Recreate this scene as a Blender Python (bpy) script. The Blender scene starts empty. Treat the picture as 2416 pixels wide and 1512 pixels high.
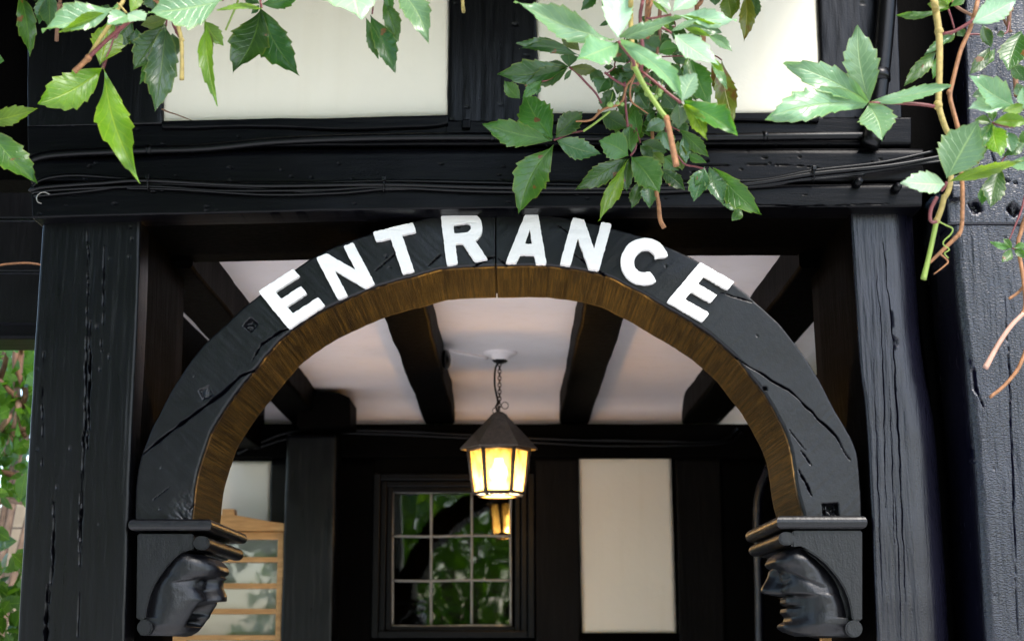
import bpy, bmesh, math, random
import numpy as np
from mathutils import Vector, Matrix

# ------------------------------------------------------------------ camera, sky, sun, exposure
scene = bpy.context.scene
COL = scene.collection
F_PX, CX, CY = 3700.0, 1208.0, 756.0          # focal length in survey pixels (survey frame 2416 x 1512)
PITCH = math.atan(769.0 / F_PX)
EYE = np.array([0.0, 0.0, 1.6])

cam_data = bpy.data.cameras.new('camera')
cam_data.sensor_width = 36.0
cam_data.lens = F_PX / 2416.0 * 36.0
cam_data.clip_start = 0.05
cam_data.clip_end = 500.0
cam_data.dof.use_dof = True
cam_data.dof.focus_distance = 3.33
cam_data.dof.aperture_fstop = 5.6
cam = bpy.data.objects.new('camera', cam_data)
cam.location = EYE
cam.rotation_euler = (math.pi / 2 + PITCH, 0, 0)
COL.objects.link(cam)
scene.camera = cam

SUN_EL, SUN_AZ = math.radians(52), math.radians(148)   # azimuth clockwise from +Y (north)
world = bpy.data.worlds.new('World')
scene.world = world
world.use_nodes = True
wn = world.node_tree
wn.nodes.clear()
w_out = wn.nodes.new('ShaderNodeOutputWorld')
w_bg = wn.nodes.new('ShaderNodeBackground')
w_sky = wn.nodes.new('ShaderNodeTexSky')
w_sky.sky_type = 'NISHITA'
w_sky.sun_disc = False
w_sky.sun_elevation = SUN_EL
w_sky.sun_rotation = SUN_AZ
w_sky.air_density = 1.0
w_sky.dust_density = 1.5
w_sky.ozone_density = 1.0
w_bg.inputs['Strength'].default_value = 0.15
wn.links.new(w_sky.outputs[0], w_bg.inputs['Color'])
wn.links.new(w_bg.outputs[0], w_out.inputs['Surface'])

sun_data = bpy.data.lights.new('sun', 'SUN')
sun_data.energy = 1.5
sun_data.angle = math.radians(25)
sun_data.color = (1.0, 0.95, 0.87)
sun = bpy.data.objects.new('sun', sun_data)
sd = Vector((math.sin(SUN_AZ) * math.cos(SUN_EL), math.cos(SUN_AZ) * math.cos(SUN_EL), math.sin(SUN_EL)))
sun.rotation_euler = sd.to_track_quat('Z', 'Y').to_euler()
sun.location = sd * 30
COL.objects.link(sun)

scene.view_settings.view_transform = 'Standard'
scene.view_settings.look = 'None'
scene.view_settings.gamma = 1.0
scene.view_settings.use_curve_mapping = False
scene.view_settings.exposure = 2.0
scene.render.engine = 'CYCLES'
scene.cycles.use_denoising = True
scene.cycles.max_bounces = 8
scene.cycles.diffuse_bounces = 5
scene.cycles.transparent_max_bounces = 16
scene.cycles.sample_clamp_indirect = 8.0
scene.cycles.caustics_reflective = False
scene.cycles.caustics_refractive = False

# ------------------------------------------------------------------ survey helpers
FWD = np.array([0, math.cos(PITCH), math.sin(PITCH)])
UPV = np.array([0, -math.sin(PITCH), math.cos(PITCH)])
RGT = np.array([1.0, 0, 0])


def ray(px, py):
    return FWD * F_PX + RGT * (px - CX) + UPV * (CY - py)


def P(px, py, Y):                       # survey pixel -> point on the vertical plane at distance Y
    d = ray(px, py)
    return EYE + d * (Y / d[1])


def PZ(px, py, z):                      # survey pixel -> point on the horizontal plane at height z
    d = ray(px, py)
    return EYE + d * ((z - EYE[2]) / d[2])


def XZ(pts, Y):
    return np.array([P(x, y, Y)[[0, 2]] for x, y in pts])


ZN = {'L1': (0, 0, 800 / 2416), 'L2': (700, 0, 800 / 2416), 'Z2': (1200, 0, 1300 / 2416), 'Z3': (2539, 0, 1300 / 2416),
      'M1': (1800, 0, 600 / 2160), 'M2': (2250, 0, 600 / 2160), 'M3': (1800, 400, 600 / 1972), 'M4': (2250, 400, 650 / 2137),
      'R1': (3200, 0, 639 / 2300), 'R2': (3200, 400, 639 / 2100), 'Z6': (2539, 750, 1300 / 2416), 'Z4': (0, 750, 1300 / 2416),
      'HL': (480, 1900, 500 / 1503), 'HR': (2780, 1900, 500 / 1503), 'D': (0, 0, 1 / 0.62933)}
SD = 2416 / 3839.0


def zone(z, x, y):
    ox, oy, s = ZN[z]
    return (x * s + ox) * SD, (y * s + oy) * SD


# ------------------------------------------------------------------ numpy noise
def _hash(i, j, k, seed):
    n = (i.astype(np.int64) * 374761393 + j.astype(np.int64) * 668265263 + k.astype(np.int64) * 2147483647 + seed * 974634777) & 0xFFFFFFFF
    n = (n ^ (n >> 13)) * 1274126177 & 0xFFFFFFFF
    n = (n ^ (n >> 16)) & 0xFFFFFFFF
    return n / 4294967295.0


def vnoise(x, y, z=0.0, seed=0):
    x, y, z = np.broadcast_arrays(np.asarray(x, float), np.asarray(y, float), np.asarray(z, float))
    i, j, k = np.floor(x), np.floor(y), np.floor(z)
    fx, fy, fz = x - i, y - j, z - k
    fx, fy, fz = fx * fx * (3 - 2 * fx), fy * fy * (3 - 2 * fy), fz * fz * (3 - 2 * fz)
    r = 0
    for a in (0, 1):
        for b in (0, 1):
            for c in (0, 1):
                r = r + _hash(i + a, j + b, k + c, seed) * (fx if a else 1 - fx) * (fy if b else 1 - fy) * (fz if c else 1 - fz)
    return r * 2 - 1


def fbm(x, y, z=0.0, seed=0, octv=4):
    r, amp, f, tot = 0, 1.0, 1.0, 0
    for o in range(octv):
        r = r + amp * vnoise(np.asarray(x) * f, np.asarray(y) * f, np.asarray(z) * f, seed + o * 17)
        tot += amp
        amp *= 0.5
        f *= 2.03
    return r / tot


def sstep(a, b, x):
    t = np.clip((np.asarray(x, float) - a) / (b - a), 0, 1)
    return t * t * (3 - 2 * t)


def resample(pts, n, smooth=True):
    pts = np.asarray(pts, float)
    if smooth and len(pts) > 2:
        out = []
        q = np.vstack([2 * pts[0] - pts[1], pts, 2 * pts[-1] - pts[-2]])
        for i in range(1, len(q) - 2):
            for t in np.linspace(0, 1, 12, endpoint=False):
                a, b, c, d = q[i - 1], q[i], q[i + 1], q[i + 2]
                out.append(0.5 * ((2 * b) + (c - a) * t + (2 * a - 5 * b + 4 * c - d) * t * t + (3 * b - a - 3 * c + d) * t ** 3))
        out.append(pts[-1])
        pts = np.array(out)
    s = np.concatenate([[0], np.cumsum(np.linalg.norm(np.diff(pts, axis=0), axis=1))])
    t = np.linspace(0, s[-1], n)
    return np.stack([np.interp(t, s, pts[:, k]) for k in range(pts.shape[1])], axis=1)


# ------------------------------------------------------------------ scene graph helpers
def thing(name, label, cat, loc=(0, 0, 0), group=None, kind=None):
    o = bpy.data.objects.new(name, None)
    o.empty_display_size = 0.1
    COL.objects.link(o)
    o.location = loc
    o['label'] = label
    o['category'] = cat
    if group:
        o['group'] = group
    if kind:
        o['kind'] = kind
    return o


def wloc(o):
    v = np.zeros(3)
    while o is not None:
        v = v + np.array(o.location)
        o = o.parent
    return v


def mk(name, V, faces, mats, parent=None, smooth=True, midx=None, uv=None, recalc=False, loc=None, **props):
    """One mesh object from world-space vertices; child vertices are stored relative to the parent's base."""
    V = np.asarray(V, float)
    base = wloc(parent) if parent is not None else np.zeros(3)
    if loc is None and parent is None:
        loc = (V.min(0) + V.max(0)) / 2
        loc[2] = V[:, 2].min()
    if loc is None:
        loc = base
    me = bpy.data.meshes.new(name)
    me.from_pydata((V - np.asarray(loc)).tolist(), [], [list(map(int, f)) for f in faces] if not isinstance(faces, np.ndarray) else faces.tolist())
    if not isinstance(mats, (list, tuple)):
        mats = [mats]
    for m in mats:
        me.materials.append(m)
    if midx is not None:
        me.polygons.foreach_set('material_index', np.asarray(midx, dtype=np.int32))
    if uv is not None:
        l = me.uv_layers.new(name='UVMap')
        vi = np.empty(len(me.loops), dtype=np.int32)
        me.loops.foreach_get('vertex_index', vi)
        l.data.foreach_set('uv', np.asarray(uv, float)[vi].ravel())
    if smooth:
        me.polygons.foreach_set('use_smooth', np.ones(len(me.polygons), dtype=bool))
    if recalc:
        bm = bmesh.new()
        bm.from_mesh(me)
        bmesh.ops.recalc_face_normals(bm, faces=bm.faces)
        bm.to_mesh(me)
        bm.free()
    me.update()
    o = bpy.data.objects.new(name, me)
    COL.objects.link(o)
    if parent is not None:
        o.parent = parent
        o.location = np.asarray(loc) - base
    else:
        o.location = loc
    for k, v in props.items():
        o[k] = v
    return o


def grid_faces(n, m, wrap=False, off=0):
    i = np.arange(n - 1)[:, None]
    mm = m if wrap else m - 1
    j = np.arange(mm)[None, :]
    j2 = (j + 1) % m
    a = i * m + j
    b = i * m + j2
    f = np.stack([a, b, b + m, a + m], axis=-1).reshape(-1, 4)
    return f + off


def box(name, lo, hi, mat, parent=None, bev=0.004, **props):
    bm = bmesh.new()
    bmesh.ops.create_cube(bm, size=1.0)
    lo, hi = np.asarray(lo, float), np.asarray(hi, float)
    for v in bm.verts:
        v.co = Vector((lo + hi) / 2 + np.array(v.co) * (hi - lo))
    if bev:
        bmesh.ops.bevel(bm, geom=bm.edges[:], offset=min(bev, 0.4 * (hi - lo).min()), segments=2, affect='EDGES', profile=0.6)
    V = [tuple(v.co) for v in bm.verts]
    for i, v in enumerate(bm.verts):
        v.index = i
    Fc = [[v.index for v in f.verts] for f in bm.faces]
    bm.free()
    return mk(name, V, Fc, mat, parent, smooth=False, **props)


def tube_arrays(pts, rad, seg=8, n=None, smooth=True, off=0, cap=True):
    pts = np.asarray(pts, float)
    if n is None:
        n = max(2, len(pts) * 6)
    rad = np.atleast_1d(np.asarray(rad, float))
    src = np.linspace(0, 1, len(rad)) if len(rad) > 1 else np.array([0.0])
    p = resample(pts, n, smooth)
    r = np.interp(np.linspace(0, 1, n), src, rad) if len(rad) > 1 else np.full(n, rad[0])
    T = np.gradient(p, axis=0)
    T /= np.linalg.norm(T, axis=1)[:, None] + 1e-12
    ref = np.array([0.13, 0.95, 0.2]) if abs(T[0] @ np.array([0, 1, 0])) < 0.9 else np.array([1.0, 0, 0])
    V = []
    Np = ref - T[0] * (ref @ T[0])
    for i in range(n):
        Np = Np - T[i] * (Np @ T[i])
        Np /= np.linalg.norm(Np) + 1e-12
        B = np.cross(T[i], Np)
        for k in range(seg):
            a = 2 * math.pi * k / seg
            V.append(p[i] + r[i] * (math.cos(a) * Np + math.sin(a) * B))
    Fc = grid_faces(n, seg, True, off).tolist()
    if cap:
        Fc.append([off + k for k in range(seg)][::-1])
        Fc.append([off + (n - 1) * seg + k for k in range(seg)])
    return V, Fc


def tube(name, pts, rad, mat, parent=None, seg=8, n=None, smooth=True, **props):
    V, Fc = tube_arrays(pts, rad, seg, n, smooth)
    return mk(name, V, Fc, mat, parent, **props)


def slab(name, A, B, yf, dep, mats, parent=None, ra=0.006, rb=0.006, m=12, ns=4, disp=None, side_mat=False, ca=4, cb=4, edge=None, **props):
    """Timber whose front face (towards -Y, at yf) lies between two edge lines A and B in the XZ plane; rounded arrises ra, rb; back at yf+dep."""
    A, B = np.asarray(A, float), np.asarray(B, float)
    n = len(A)
    AB = B - A
    W = np.linalg.norm(AB, axis=1)
    U = AB / W[:, None]
    prof = []                                    # (fraction, offset from A in m, depth, zone)
    for d in np.linspace(dep, ra, ns + 1)[:-1]:
        prof.append((0, 0.0, d, 1))
    for k in range(ca + 1):
        a = math.pi / 2 * k / ca
        prof.append((0, ra * (1 - math.cos(a)), ra * (1 - math.sin(a)), 0))
    for t in np.linspace(0, 1, m + 1)[1:-1]:
        prof.append((2, t, 0.0, 0))
    for k in range(cb + 1):
        a = math.pi / 2 * (1 - k / cb)
        prof.append((1, rb * (1 - math.cos(a)), rb * (1 - math.sin(a)), 0))
    for d in np.linspace(rb, dep, ns + 1)[1:]:
        prof.append((1, 0.0, d, 2))
    q = len(prof)
    X = np.zeros((n, q)); Z = np.zeros((n, q)); Y = np.zeros((n, q)); front = np.zeros(q); zn = np.zeros(q, int)
    for j, (md, o, d, z) in enumerate(prof):
        if md == 0:
            off = np.full(n, o)
        elif md == 1:
            off = W - o
        else:
            off = ra + (W - ra - rb) * o
        X[:, j] = A[:, 0] + U[:, 0] * off
        Z[:, j] = A[:, 1] + U[:, 1] * off
        Y[:, j] = yf + d
        front[j] = 1.0 if z == 0 else 0.0
        zn[j] = z
    if disp is not None:
        Y = Y + disp(X, Z) * front[None, :]
        mask = getattr(disp, 'mask', None)
    V = np.stack([X, Y, Z], axis=-1).reshape(-1, 3)
    if edge is not None:                          # uneven side faces: push sideways
        g = edge(V[:, 0], V[:, 1], V[:, 2]).reshape(n, q)
        dirs = np.where(zn == 1, -1.0, np.where(zn == 2, 1.0, 0.0))
        V = V.reshape(n, q, 3)
        V[:, :, 0] += g * dirs[None, :] * U[:, 0:1]
        V[:, :, 2] += g * dirs[None, :] * U[:, 1:2]
        V = V.reshape(-1, 3)
    Fc = grid_faces(n, q, True)
    j = np.tile(np.arange(q), n - 1)
    mi = np.zeros(len(Fc), int)
    if side_mat:
        if side_mat in (True, 'B', 'AB'):
            mi[(zn[j] == 2)] = 1
        if side_mat in ('A', 'AB'):
            mi[(zn[j] == 1)] = 1
    Fl = Fc.tolist()
    Fl.append(list(range(q)))
    Fl.append([(n - 1) * q + k for k in range(q)][::-1])
    mi = np.concatenate([mi, [0, 0]])
    o = mk(name, V, Fl, mats, parent, midx=mi, recalc=True, **props)
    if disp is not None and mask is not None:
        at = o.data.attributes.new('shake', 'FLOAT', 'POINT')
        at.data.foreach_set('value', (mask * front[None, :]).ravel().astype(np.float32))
    return o


def seg_dist(X, Z, pts):
    """distance to a polyline and the parameter 0..1 along it"""
    best = np.full(X.shape, 1e9)
    par = np.zeros(X.shape)
    L = [np.linalg.norm(pts[i + 1] - pts[i]) for i in range(len(pts) - 1)]
    tot, acc = sum(L), 0
    for i in range(len(pts) - 1):
        a, b = pts[i], pts[i + 1]
        d = b - a
        t = np.clip(((X - a[0]) * d[0] + (Z - a[1]) * d[1]) / (d @ d), 0, 1)
        r = np.hypot(X - a[0] - t * d[0], Z - a[1] - t * d[1])
        k = r < best
        best = np.where(k, r, best)
        par = np.where(k, (acc + t * L[i]) / tot, par)
        acc += L[i]
    return best, par


def timber_disp(yf, grain='z', amp=0.0012, cracks=(), pegs=(), holes=0, seed=1, low=0.002, region=None, rough=1.0):
    """hewn surface: slow undulation, grain ridges, open shakes (cracks), peg recesses and worm holes"""
    cr = [(XZ(p, yf), w, d) for p, w, d in cracks]
    pg = [(P(x, y, yf)[[0, 2]], s * 0.00087, a, d) for x, y, s, a, d in pegs]
    rnd = random.Random(seed)

    def f(X, Z):
        mask = np.zeros(X.shape)
        gx, gz = (60, 5) if grain == 'z' else (5, 60)
        y = low * fbm(X * 5, Z * 5, 0, seed, 3)
        y = y + amp * rough * fbm(X * gx * 2, Z * gz * 2, 0, seed + 5, 3)
        y = y + amp * 0.8 * np.maximum(0, fbm(X * gx, Z * gz * 0.5, 3.3, seed + 9, 2) - 0.25) * 3
        for p, w, d in cr:
            wob = 0.0025 * vnoise(X * 40, Z * 40, 1.7, seed + 3)
            r, t = seg_dist(X + wob, Z + wob, p)
            ww = w * (0.35 + 0.65 * np.sin(np.pi * np.clip(t, 0.03, 0.97))) * (0.75 + 0.5 * vnoise(t * 14, 0, 0, seed + 4))
            y = y + d * (1 - sstep(ww * 0.4, ww * 1.25, r))
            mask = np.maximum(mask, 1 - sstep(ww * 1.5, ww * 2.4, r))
        for c, s, a, d in pg:
            dx, dz = X - c[0], Z - c[1]
            ca, sa = math.cos(a), math.sin(a)
            e = np.maximum(abs(dx * ca + dz * sa), abs(-dx * sa + dz * ca))
            y = y + d * ((1 - sstep(s * 0.75, s * 1.1, e)) * (0.7 + 0.5 * vnoise(X * 150, Z * 150, 0, seed)))
        if holes:
            xs, zs = (X.min(), X.max()), (Z.min(), Z.max())
            for _ in range(holes):
                hx, hz = rnd.uniform(*xs), rnd.uniform(*zs)
                r = rnd.uniform(0.0007, 0.0019)
                el = 1.0 if rnd.random() < .6 else 0.4
                ex, ez = (1, el) if grain == 'z' else (el, 1)
                y = y + 0.006 * (1 - sstep(r * .5, r * 1.4, np.hypot((X - hx) * ex, (Z - hz) * ez)))
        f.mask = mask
        return y
    return f


# ------------------------------------------------------------------ materials
def new_mat(name):
    m = bpy.data.materials.new(name)
    m.use_nodes = True
    nt = m.node_tree
    b = nt.nodes['Principled BSDF']
    return m, nt, b


def N(nt, t, **kw):
    n = nt.nodes.new(t)
    for k, v in kw.items():
        if k in n.inputs:
            n.inputs[k].default_value = v
        else:
            setattr(n, k, v)
    return n


def ramp(nt, fac, stops):
    r = nt.nodes.new('ShaderNodeValToRGB')
    e = r.color_ramp.elements
    while len(e) < len(stops):
        e.new(0.5)
    for k, (p, c) in enumerate(stops):
        e[k].position = p
        e[k].color = (*c, 1) if len(c) == 3 else c
    nt.links.new(fac, r.inputs['Fac'])
    return r


def coords(nt, scale, kind='Object', rot=(0, 0, 0)):
    tc = nt.nodes.new('ShaderNodeTexCoord')
    mp = nt.nodes.new('ShaderNodeMapping')
    mp.inputs['Scale'].default_value = scale
    mp.inputs['Rotation'].default_value = rot
    nt.links.new(tc.outputs[kind], mp.inputs['Vector'])
    return mp.outputs['Vector']


def black_paint(name, grain=(60, 60, 6), base=(0.002, 0.002, 0.0025), hi=(0.005, 0.005, 0.0062), rough=0.38, bump=0.35, crackle=0.0, pore=0.3, rot=(0, 0, 0), spec=0.5):
    m, nt, b = new_mat(name)
    L = nt.links.new
    g = N(nt, 'ShaderNodeTexNoise', Scale=1.0, Detail=6.0, Roughness=0.65)
    L(coords(nt, grain, rot=rot), g.inputs['Vector'])
    big = N(nt, 'ShaderNodeTexNoise', Scale=3.0, Detail=4.0)
    L(coords(nt, (1, 1, 1)), big.inputs['Vector'])
    c = ramp(nt, big.outputs['Fac'], [(0.3, base), (0.72, hi)])
    L(c.outputs['Color'], b.inputs['Base Color'])
    rr = N(nt, 'ShaderNodeMapRange')
    rr.inputs['To Min'].default_value = rough - 0.10
    rr.inputs['To Max'].default_value = rough + 0.16
    L(g.outputs['Fac'], rr.inputs['Value'])
    L(rr.outputs[0], b.inputs['Roughness'])
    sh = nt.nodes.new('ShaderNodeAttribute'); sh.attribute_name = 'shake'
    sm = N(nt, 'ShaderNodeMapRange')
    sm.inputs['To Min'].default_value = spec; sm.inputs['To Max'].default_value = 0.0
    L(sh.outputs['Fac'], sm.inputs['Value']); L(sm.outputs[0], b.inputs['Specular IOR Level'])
    h = g.outputs['Fac']
    fine = N(nt, 'ShaderNodeTexNoise', Scale=260.0, Detail=3.0)
    L(coords(nt, (1, 1, 1)), fine.inputs['Vector'])
    ad = N(nt, 'ShaderNodeMath', operation='MULTIPLY_ADD')
    ad.inputs[1].default_value = pore
    L(fine.outputs['Fac'], ad.inputs[0])
    L(h, ad.inputs[2])
    h = ad.outputs[0]
    if crackle:
        v = N(nt, 'ShaderNodeTexVoronoi', feature='DISTANCE_TO_EDGE', Scale=1.0)
        wv = N(nt, 'ShaderNodeTexNoise', Scale=40.0, Detail=2.0)
        vec = coords(nt, (90, 90, 210))
        L(coords(nt, (1, 1, 1)), wv.inputs['Vector'])
        mx = N(nt, 'ShaderNodeMix', data_type='RGBA', blend_type='ADD')
        mx.inputs['Factor'].default_value = 1.0
        L(vec, mx.inputs['A'])
        L(wv.outputs['Color'], mx.inputs['B'])
        L(mx.outputs['Result'], v.inputs['Vector'])
        a2 = N(nt, 'ShaderNodeMath', operation='MULTIPLY_ADD')
        a2.inputs[1].default_value = crackle
        mn = N(nt, 'ShaderNodeMath', operation='MINIMUM')
        mn.inputs[1].default_value = 0.25
        L(v.outputs['Distance'], mn.inputs[0])
        L(mn.outputs[0], a2.inputs[0])
        L(h, a2.inputs[2])
        h = a2.outputs[0]
    bp = N(nt, 'ShaderNodeBump', Strength=bump, Distance=0.004)
    L(h, bp.inputs['Height'])
    L(bp.outputs[0], b.inputs['Normal'])
    return m


def plain(name, col, rough=0.6, metal=0.0, noise=0.15, nscale=20, bump=0.1, spec=0.5):
    m, nt, b = new_mat(name)
    L = nt.links.new
    g = N(nt, 'ShaderNodeTexNoise', Scale=float(nscale), Detail=5.0, Roughness=0.6)
    L(coords(nt, (1, 1, 1)), g.inputs['Vector'])
    c = np.array(col)
    r = ramp(nt, g.outputs['Fac'], [(0.25, tuple(c * (1 - noise))), (0.75, tuple(np.minimum(1, c * (1 + noise))))])
    L(r.outputs['Color'], b.inputs['Base Color'])
    b.inputs['Roughness'].default_value = rough
    b.inputs['Metallic'].default_value = metal
    b.inputs['Specular IOR Level'].default_value = spec
    bp = N(nt, 'ShaderNodeBump', Strength=bump, Distance=0.003)
    L(g.outputs['Fac'], bp.inputs['Height'])
    L(bp.outputs[0], b.inputs['Normal'])
    return m


def plaster(name, col, var=0.05, bump=0.25):
    m, nt, b = new_mat(name)
    L = nt.links.new
    v = coords(nt, (1, 1, 1))
    g = N(nt, 'ShaderNodeTexNoise', Scale=2.6, Detail=5.0)
    L(v, g.inputs['Vector'])
    c = np.array(col)
    r = ramp(nt, g.outputs['Fac'], [(0.25, tuple(c * (1 - var))), (0.75, tuple(np.minimum(1, c * (1 + var * 0.6))))])
    st = N(nt, 'ShaderNodeTexNoise', Scale=1.0, Detail=4.0)
    L(coords(nt, (22, 22, 1.6)), st.inputs['Vector'])
    s = N(nt, 'ShaderNodeTexNoise', Scale=75.0, Detail=3.0)       # small specks of dirt
    L(v, s.inputs['Vector'])
    sr = ramp(nt, s.outputs['Fac'], [(0.72, (1, 1, 1)), (0.80, (0.72, 0.68, 0.6))])
    mx = N(nt, 'ShaderNodeMix', data_type='RGBA', blend_type='MULTIPLY')
    mx.inputs['Factor'].default_value = 0.5
    L(r.outputs['Color'], mx.inputs['A'])
    L(sr.outputs['Color'], mx.inputs['B'])
    srr = ramp(nt, st.outputs['Fac'], [(0.52, (1, 1, 1)), (0.75, (0.86, 0.83, 0.76))])
    mx2 = N(nt, 'ShaderNodeMix', data_type='RGBA', blend_type='MULTIPLY')
    mx2.inputs['Factor'].default_value = 0.22
    L(mx.outputs['Result'], mx2.inputs['A']); L(srr.outputs['Color'], mx2.inputs['B'])
    L(mx2.outputs['Result'], b.inputs['Base Color'])
    b.inputs['Roughness'].default_value = 0.82
    f1 = N(nt, 'ShaderNodeTexNoise', Scale=38.0, Detail=6.0, Roughness=0.55)
    L(v, f1.inputs['Vector'])
    bp = N(nt, 'ShaderNodeBump', Strength=bump, Distance=0.004)
    L(f1.outputs['Fac'], bp.inputs['Height'])
    L(bp.outputs[0], b.inputs['Normal'])
    return m


def leaf_mat(name, col, col2, trans=0.35, rough=0.36, rust=0.0, tcol=None):
    m, nt, b = new_mat(name)
    L = nt.links.new
    uv = nt.nodes.new('ShaderNodeUVMap')
    sp = nt.nodes.new('ShaderNodeSeparateXYZ')
    L(uv.outputs[0], sp.inputs[0])
    av = N(nt, 'ShaderNodeMath', operation='ABSOLUTE')
    L(sp.outputs['Y'], av.inputs[0])
    # side veins: bands in (u*9 - |v|*2.2)
    k1 = N(nt, 'ShaderNodeMath', operation='MULTIPLY'); k1.inputs[1].default_value = 2.4
    L(av.outputs[0], k1.inputs[0])
    k2 = N(nt, 'ShaderNodeMath', operation='MULTIPLY_ADD'); k2.inputs[1].default_value = 9.0
    L(sp.outputs['X'], k2.inputs[0])
    neg = N(nt, 'ShaderNodeMath', operation='MULTIPLY'); neg.inputs[1].default_value = -1.0
    L(k1.outputs[0], neg.inputs[0])
    L(neg.outputs[0], k2.inputs[2])
    pp = N(nt, 'ShaderNodeMath', operation='PINGPONG'); pp.inputs[1].default_value = 0.5
    L(k2.outputs[0], pp.inputs[0])
    vein = ramp(nt, pp.outputs[0], [(0.0, (1, 1, 1)), (0.10, (0, 0, 0))])
    mid = ramp(nt, av.outputs[0], [(0.0, (1, 1, 1)), (0.07, (0, 0, 0))])
    mx0 = N(nt, 'ShaderNodeMix', data_type='RGBA', blend_type='LIGHTEN'); mx0.inputs['Factor'].default_value = 1
    h1 = N(nt, 'ShaderNodeMix', data_type='RGBA', blend_type='MULTIPLY'); h1.inputs['Factor'].default_value = 1
    h1.inputs['B'].default_value = (0.45, 0.45, 0.45, 1)
    L(vein.outputs['Color'], h1.inputs['A'])
    L(h1.outputs['Result'], mx0.inputs['A'])
    L(mid.outputs['Color'], mx0.inputs['B'])
    g = N(nt, 'ShaderNodeTexNoise', Scale=26.0, Detail=4.0)
    L(coords(nt, (1, 1, 1)), g.inputs['Vector'])
    oi = nt.nodes.new('ShaderNodeObjectInfo')
    base = ramp(nt, g.outputs['Fac'], [(0.3, col), (0.72, col2)])
    hsv = N(nt, 'ShaderNodeHueSaturation')
    vr = N(nt, 'ShaderNodeMapRange'); vr.inputs['To Min'].default_value = 0.78; vr.inputs['To Max'].default_value = 1.2
    L(oi.outputs['Random'], vr.inputs['Value'])
    L(vr.outputs[0], hsv.inputs['Value'])
    hr = N(nt, 'ShaderNodeMapRange'); hr.inputs['To Min'].default_value = 0.485; hr.inputs['To Max'].default_value = 0.512
    L(oi.outputs['Random'], hr.inputs['Value'])
    L(hr.outputs[0], hsv.inputs['Hue'])
    L(base.outputs['Color'], hsv.inputs['Color'])
    vc = N(nt, 'ShaderNodeMix', data_type='RGBA')
    vc.inputs['B'].default_value = (min(1, col2[0] * 2.2 + .02), min(1, col2[1] * 1.7 + .02), col2[2] * 1.5, 1)
    kf = N(nt, 'ShaderNodeMath', operation='MULTIPLY'); kf.inputs[1].default_value = 0.55
    L(mx0.outputs['Result'], kf.inputs[0])
    L(kf.outputs[0], vc.inputs['Factor'])
    L(hsv.outputs['Color'], vc.inputs['A'])
    colr = vc.outputs['Result']
    # yellowed rim of the blade
    rim = ramp(nt, av.outputs[0], [(0.86, (0, 0, 0)), (1.0, (1, 1, 1))])
    rm = N(nt, 'ShaderNodeMix', data_type='RGBA'); rm.inputs['B'].default_value = (0.22, 0.25, 0.04, 1)
    rk = N(nt, 'ShaderNodeMath', operation='MULTIPLY'); rk.inputs[1].default_value = 0.45
    L(rim.outputs['Color'], rk.inputs[0]); L(rk.outputs[0], rm.inputs['Factor']); L(colr, rm.inputs['A'])
    colr = rm.outputs['Result']
    if rust:
        rn = N(nt, 'ShaderNodeTexNoise', Scale=34.0, Detail=4.0)
        L(coords(nt, (1, 1, 1)), rn.inputs['Vector'])
        rf = ramp(nt, rn.outputs['Fac'], [(0.50 if rust > .5 else 0.665, (0, 0, 0)), (0.66 if rust > .5 else 0.69, (1, 1, 1))])
        rmx = N(nt, 'ShaderNodeMix', data_type='RGBA'); rmx.inputs['B'].default_value = (0.15, 0.07, 0.02, 1)
        L(rf.outputs['Color'], rmx.inputs['Factor']); L(colr, rmx.inputs['A'])
        colr = rmx.outputs['Result']
    L(colr, b.inputs['Base Color'])
    b.inputs['Roughness'].default_value = rough
    b.inputs['Specular IOR Level'].default_value = 0.6
    bp = N(nt, 'ShaderNodeBump', Strength=0.5, Distance=0.0025)
    iv = N(nt, 'ShaderNodeMath', operation='MULTIPLY_ADD'); iv.inputs[1].default_value = -0.8
    L(mx0.outputs['Result'], iv.inputs[0]); L(g.outputs['Fac'], iv.inputs[2])
    L(iv.outputs[0], bp.inputs['Height']); L(bp.outputs[0], b.inputs['Normal'])
    tr = N(nt, 'ShaderNodeBsdfTranslucent')
    tc_ = N(nt, 'ShaderNodeMix', data_type='RGBA', blend_type='MULTIPLY'); tc_.inputs['Factor'].default_value = 1
    t = tcol or (2.1, 2.15, 0.75)
    tc_.inputs['B'].default_value = (*t, 1)
    L(colr, tc_.inputs['A']); L(tc_.outputs['Result'], tr.inputs['Color'])
    ms = N(nt, 'ShaderNodeMixShader'); ms.inputs['Fac'].default_value = trans
    L(b.outputs[0], ms.inputs[1]); L(tr.outputs[0], ms.inputs[2])
    L(ms.outputs[0], nt.nodes['Material Output'].inputs['Surface'])
    return m


M = {}
M['blk_v'] = black_paint('black_paint_upright', (95, 95, 7), base=(0.0008, 0.0008, 0.0012), hi=(0.0025, 0.0025, 0.0034), rough=0.29, bump=0.22, spec=0.25)
M['blk_h'] = black_paint('black_paint_rail', (7, 60, 95), base=(0.0006, 0.0006, 0.0010), hi=(0.002, 0.002, 0.003), rough=0.33, bump=0.22, spec=0.13)
M['blk_arch'] = black_paint('black_paint_arch', (45, 45, 45), base=(0.0010, 0.0010, 0.0018), hi=(0.0026, 0.0026, 0.0042), rough=0.32, bump=0.16, spec=0.36)
M['blk_gloss'] = black_paint('black_gloss_crazed_paint', (120, 120, 14), base=(0.0015, 0.0015, 0.0042), hi=(0.004, 0.004, 0.0105), rough=0.2, bump=0.4, crackle=0.6, pore=0.6, spec=0.6)
M['blk_post'] = black_paint('black_paint_weathered_post', (140, 140, 8), base=(0.0015, 0.0015, 0.0040), hi=(0.004, 0.004, 0.0095), rough=0.26, bump=0.26, pore=0.5, spec=0.44)
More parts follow.
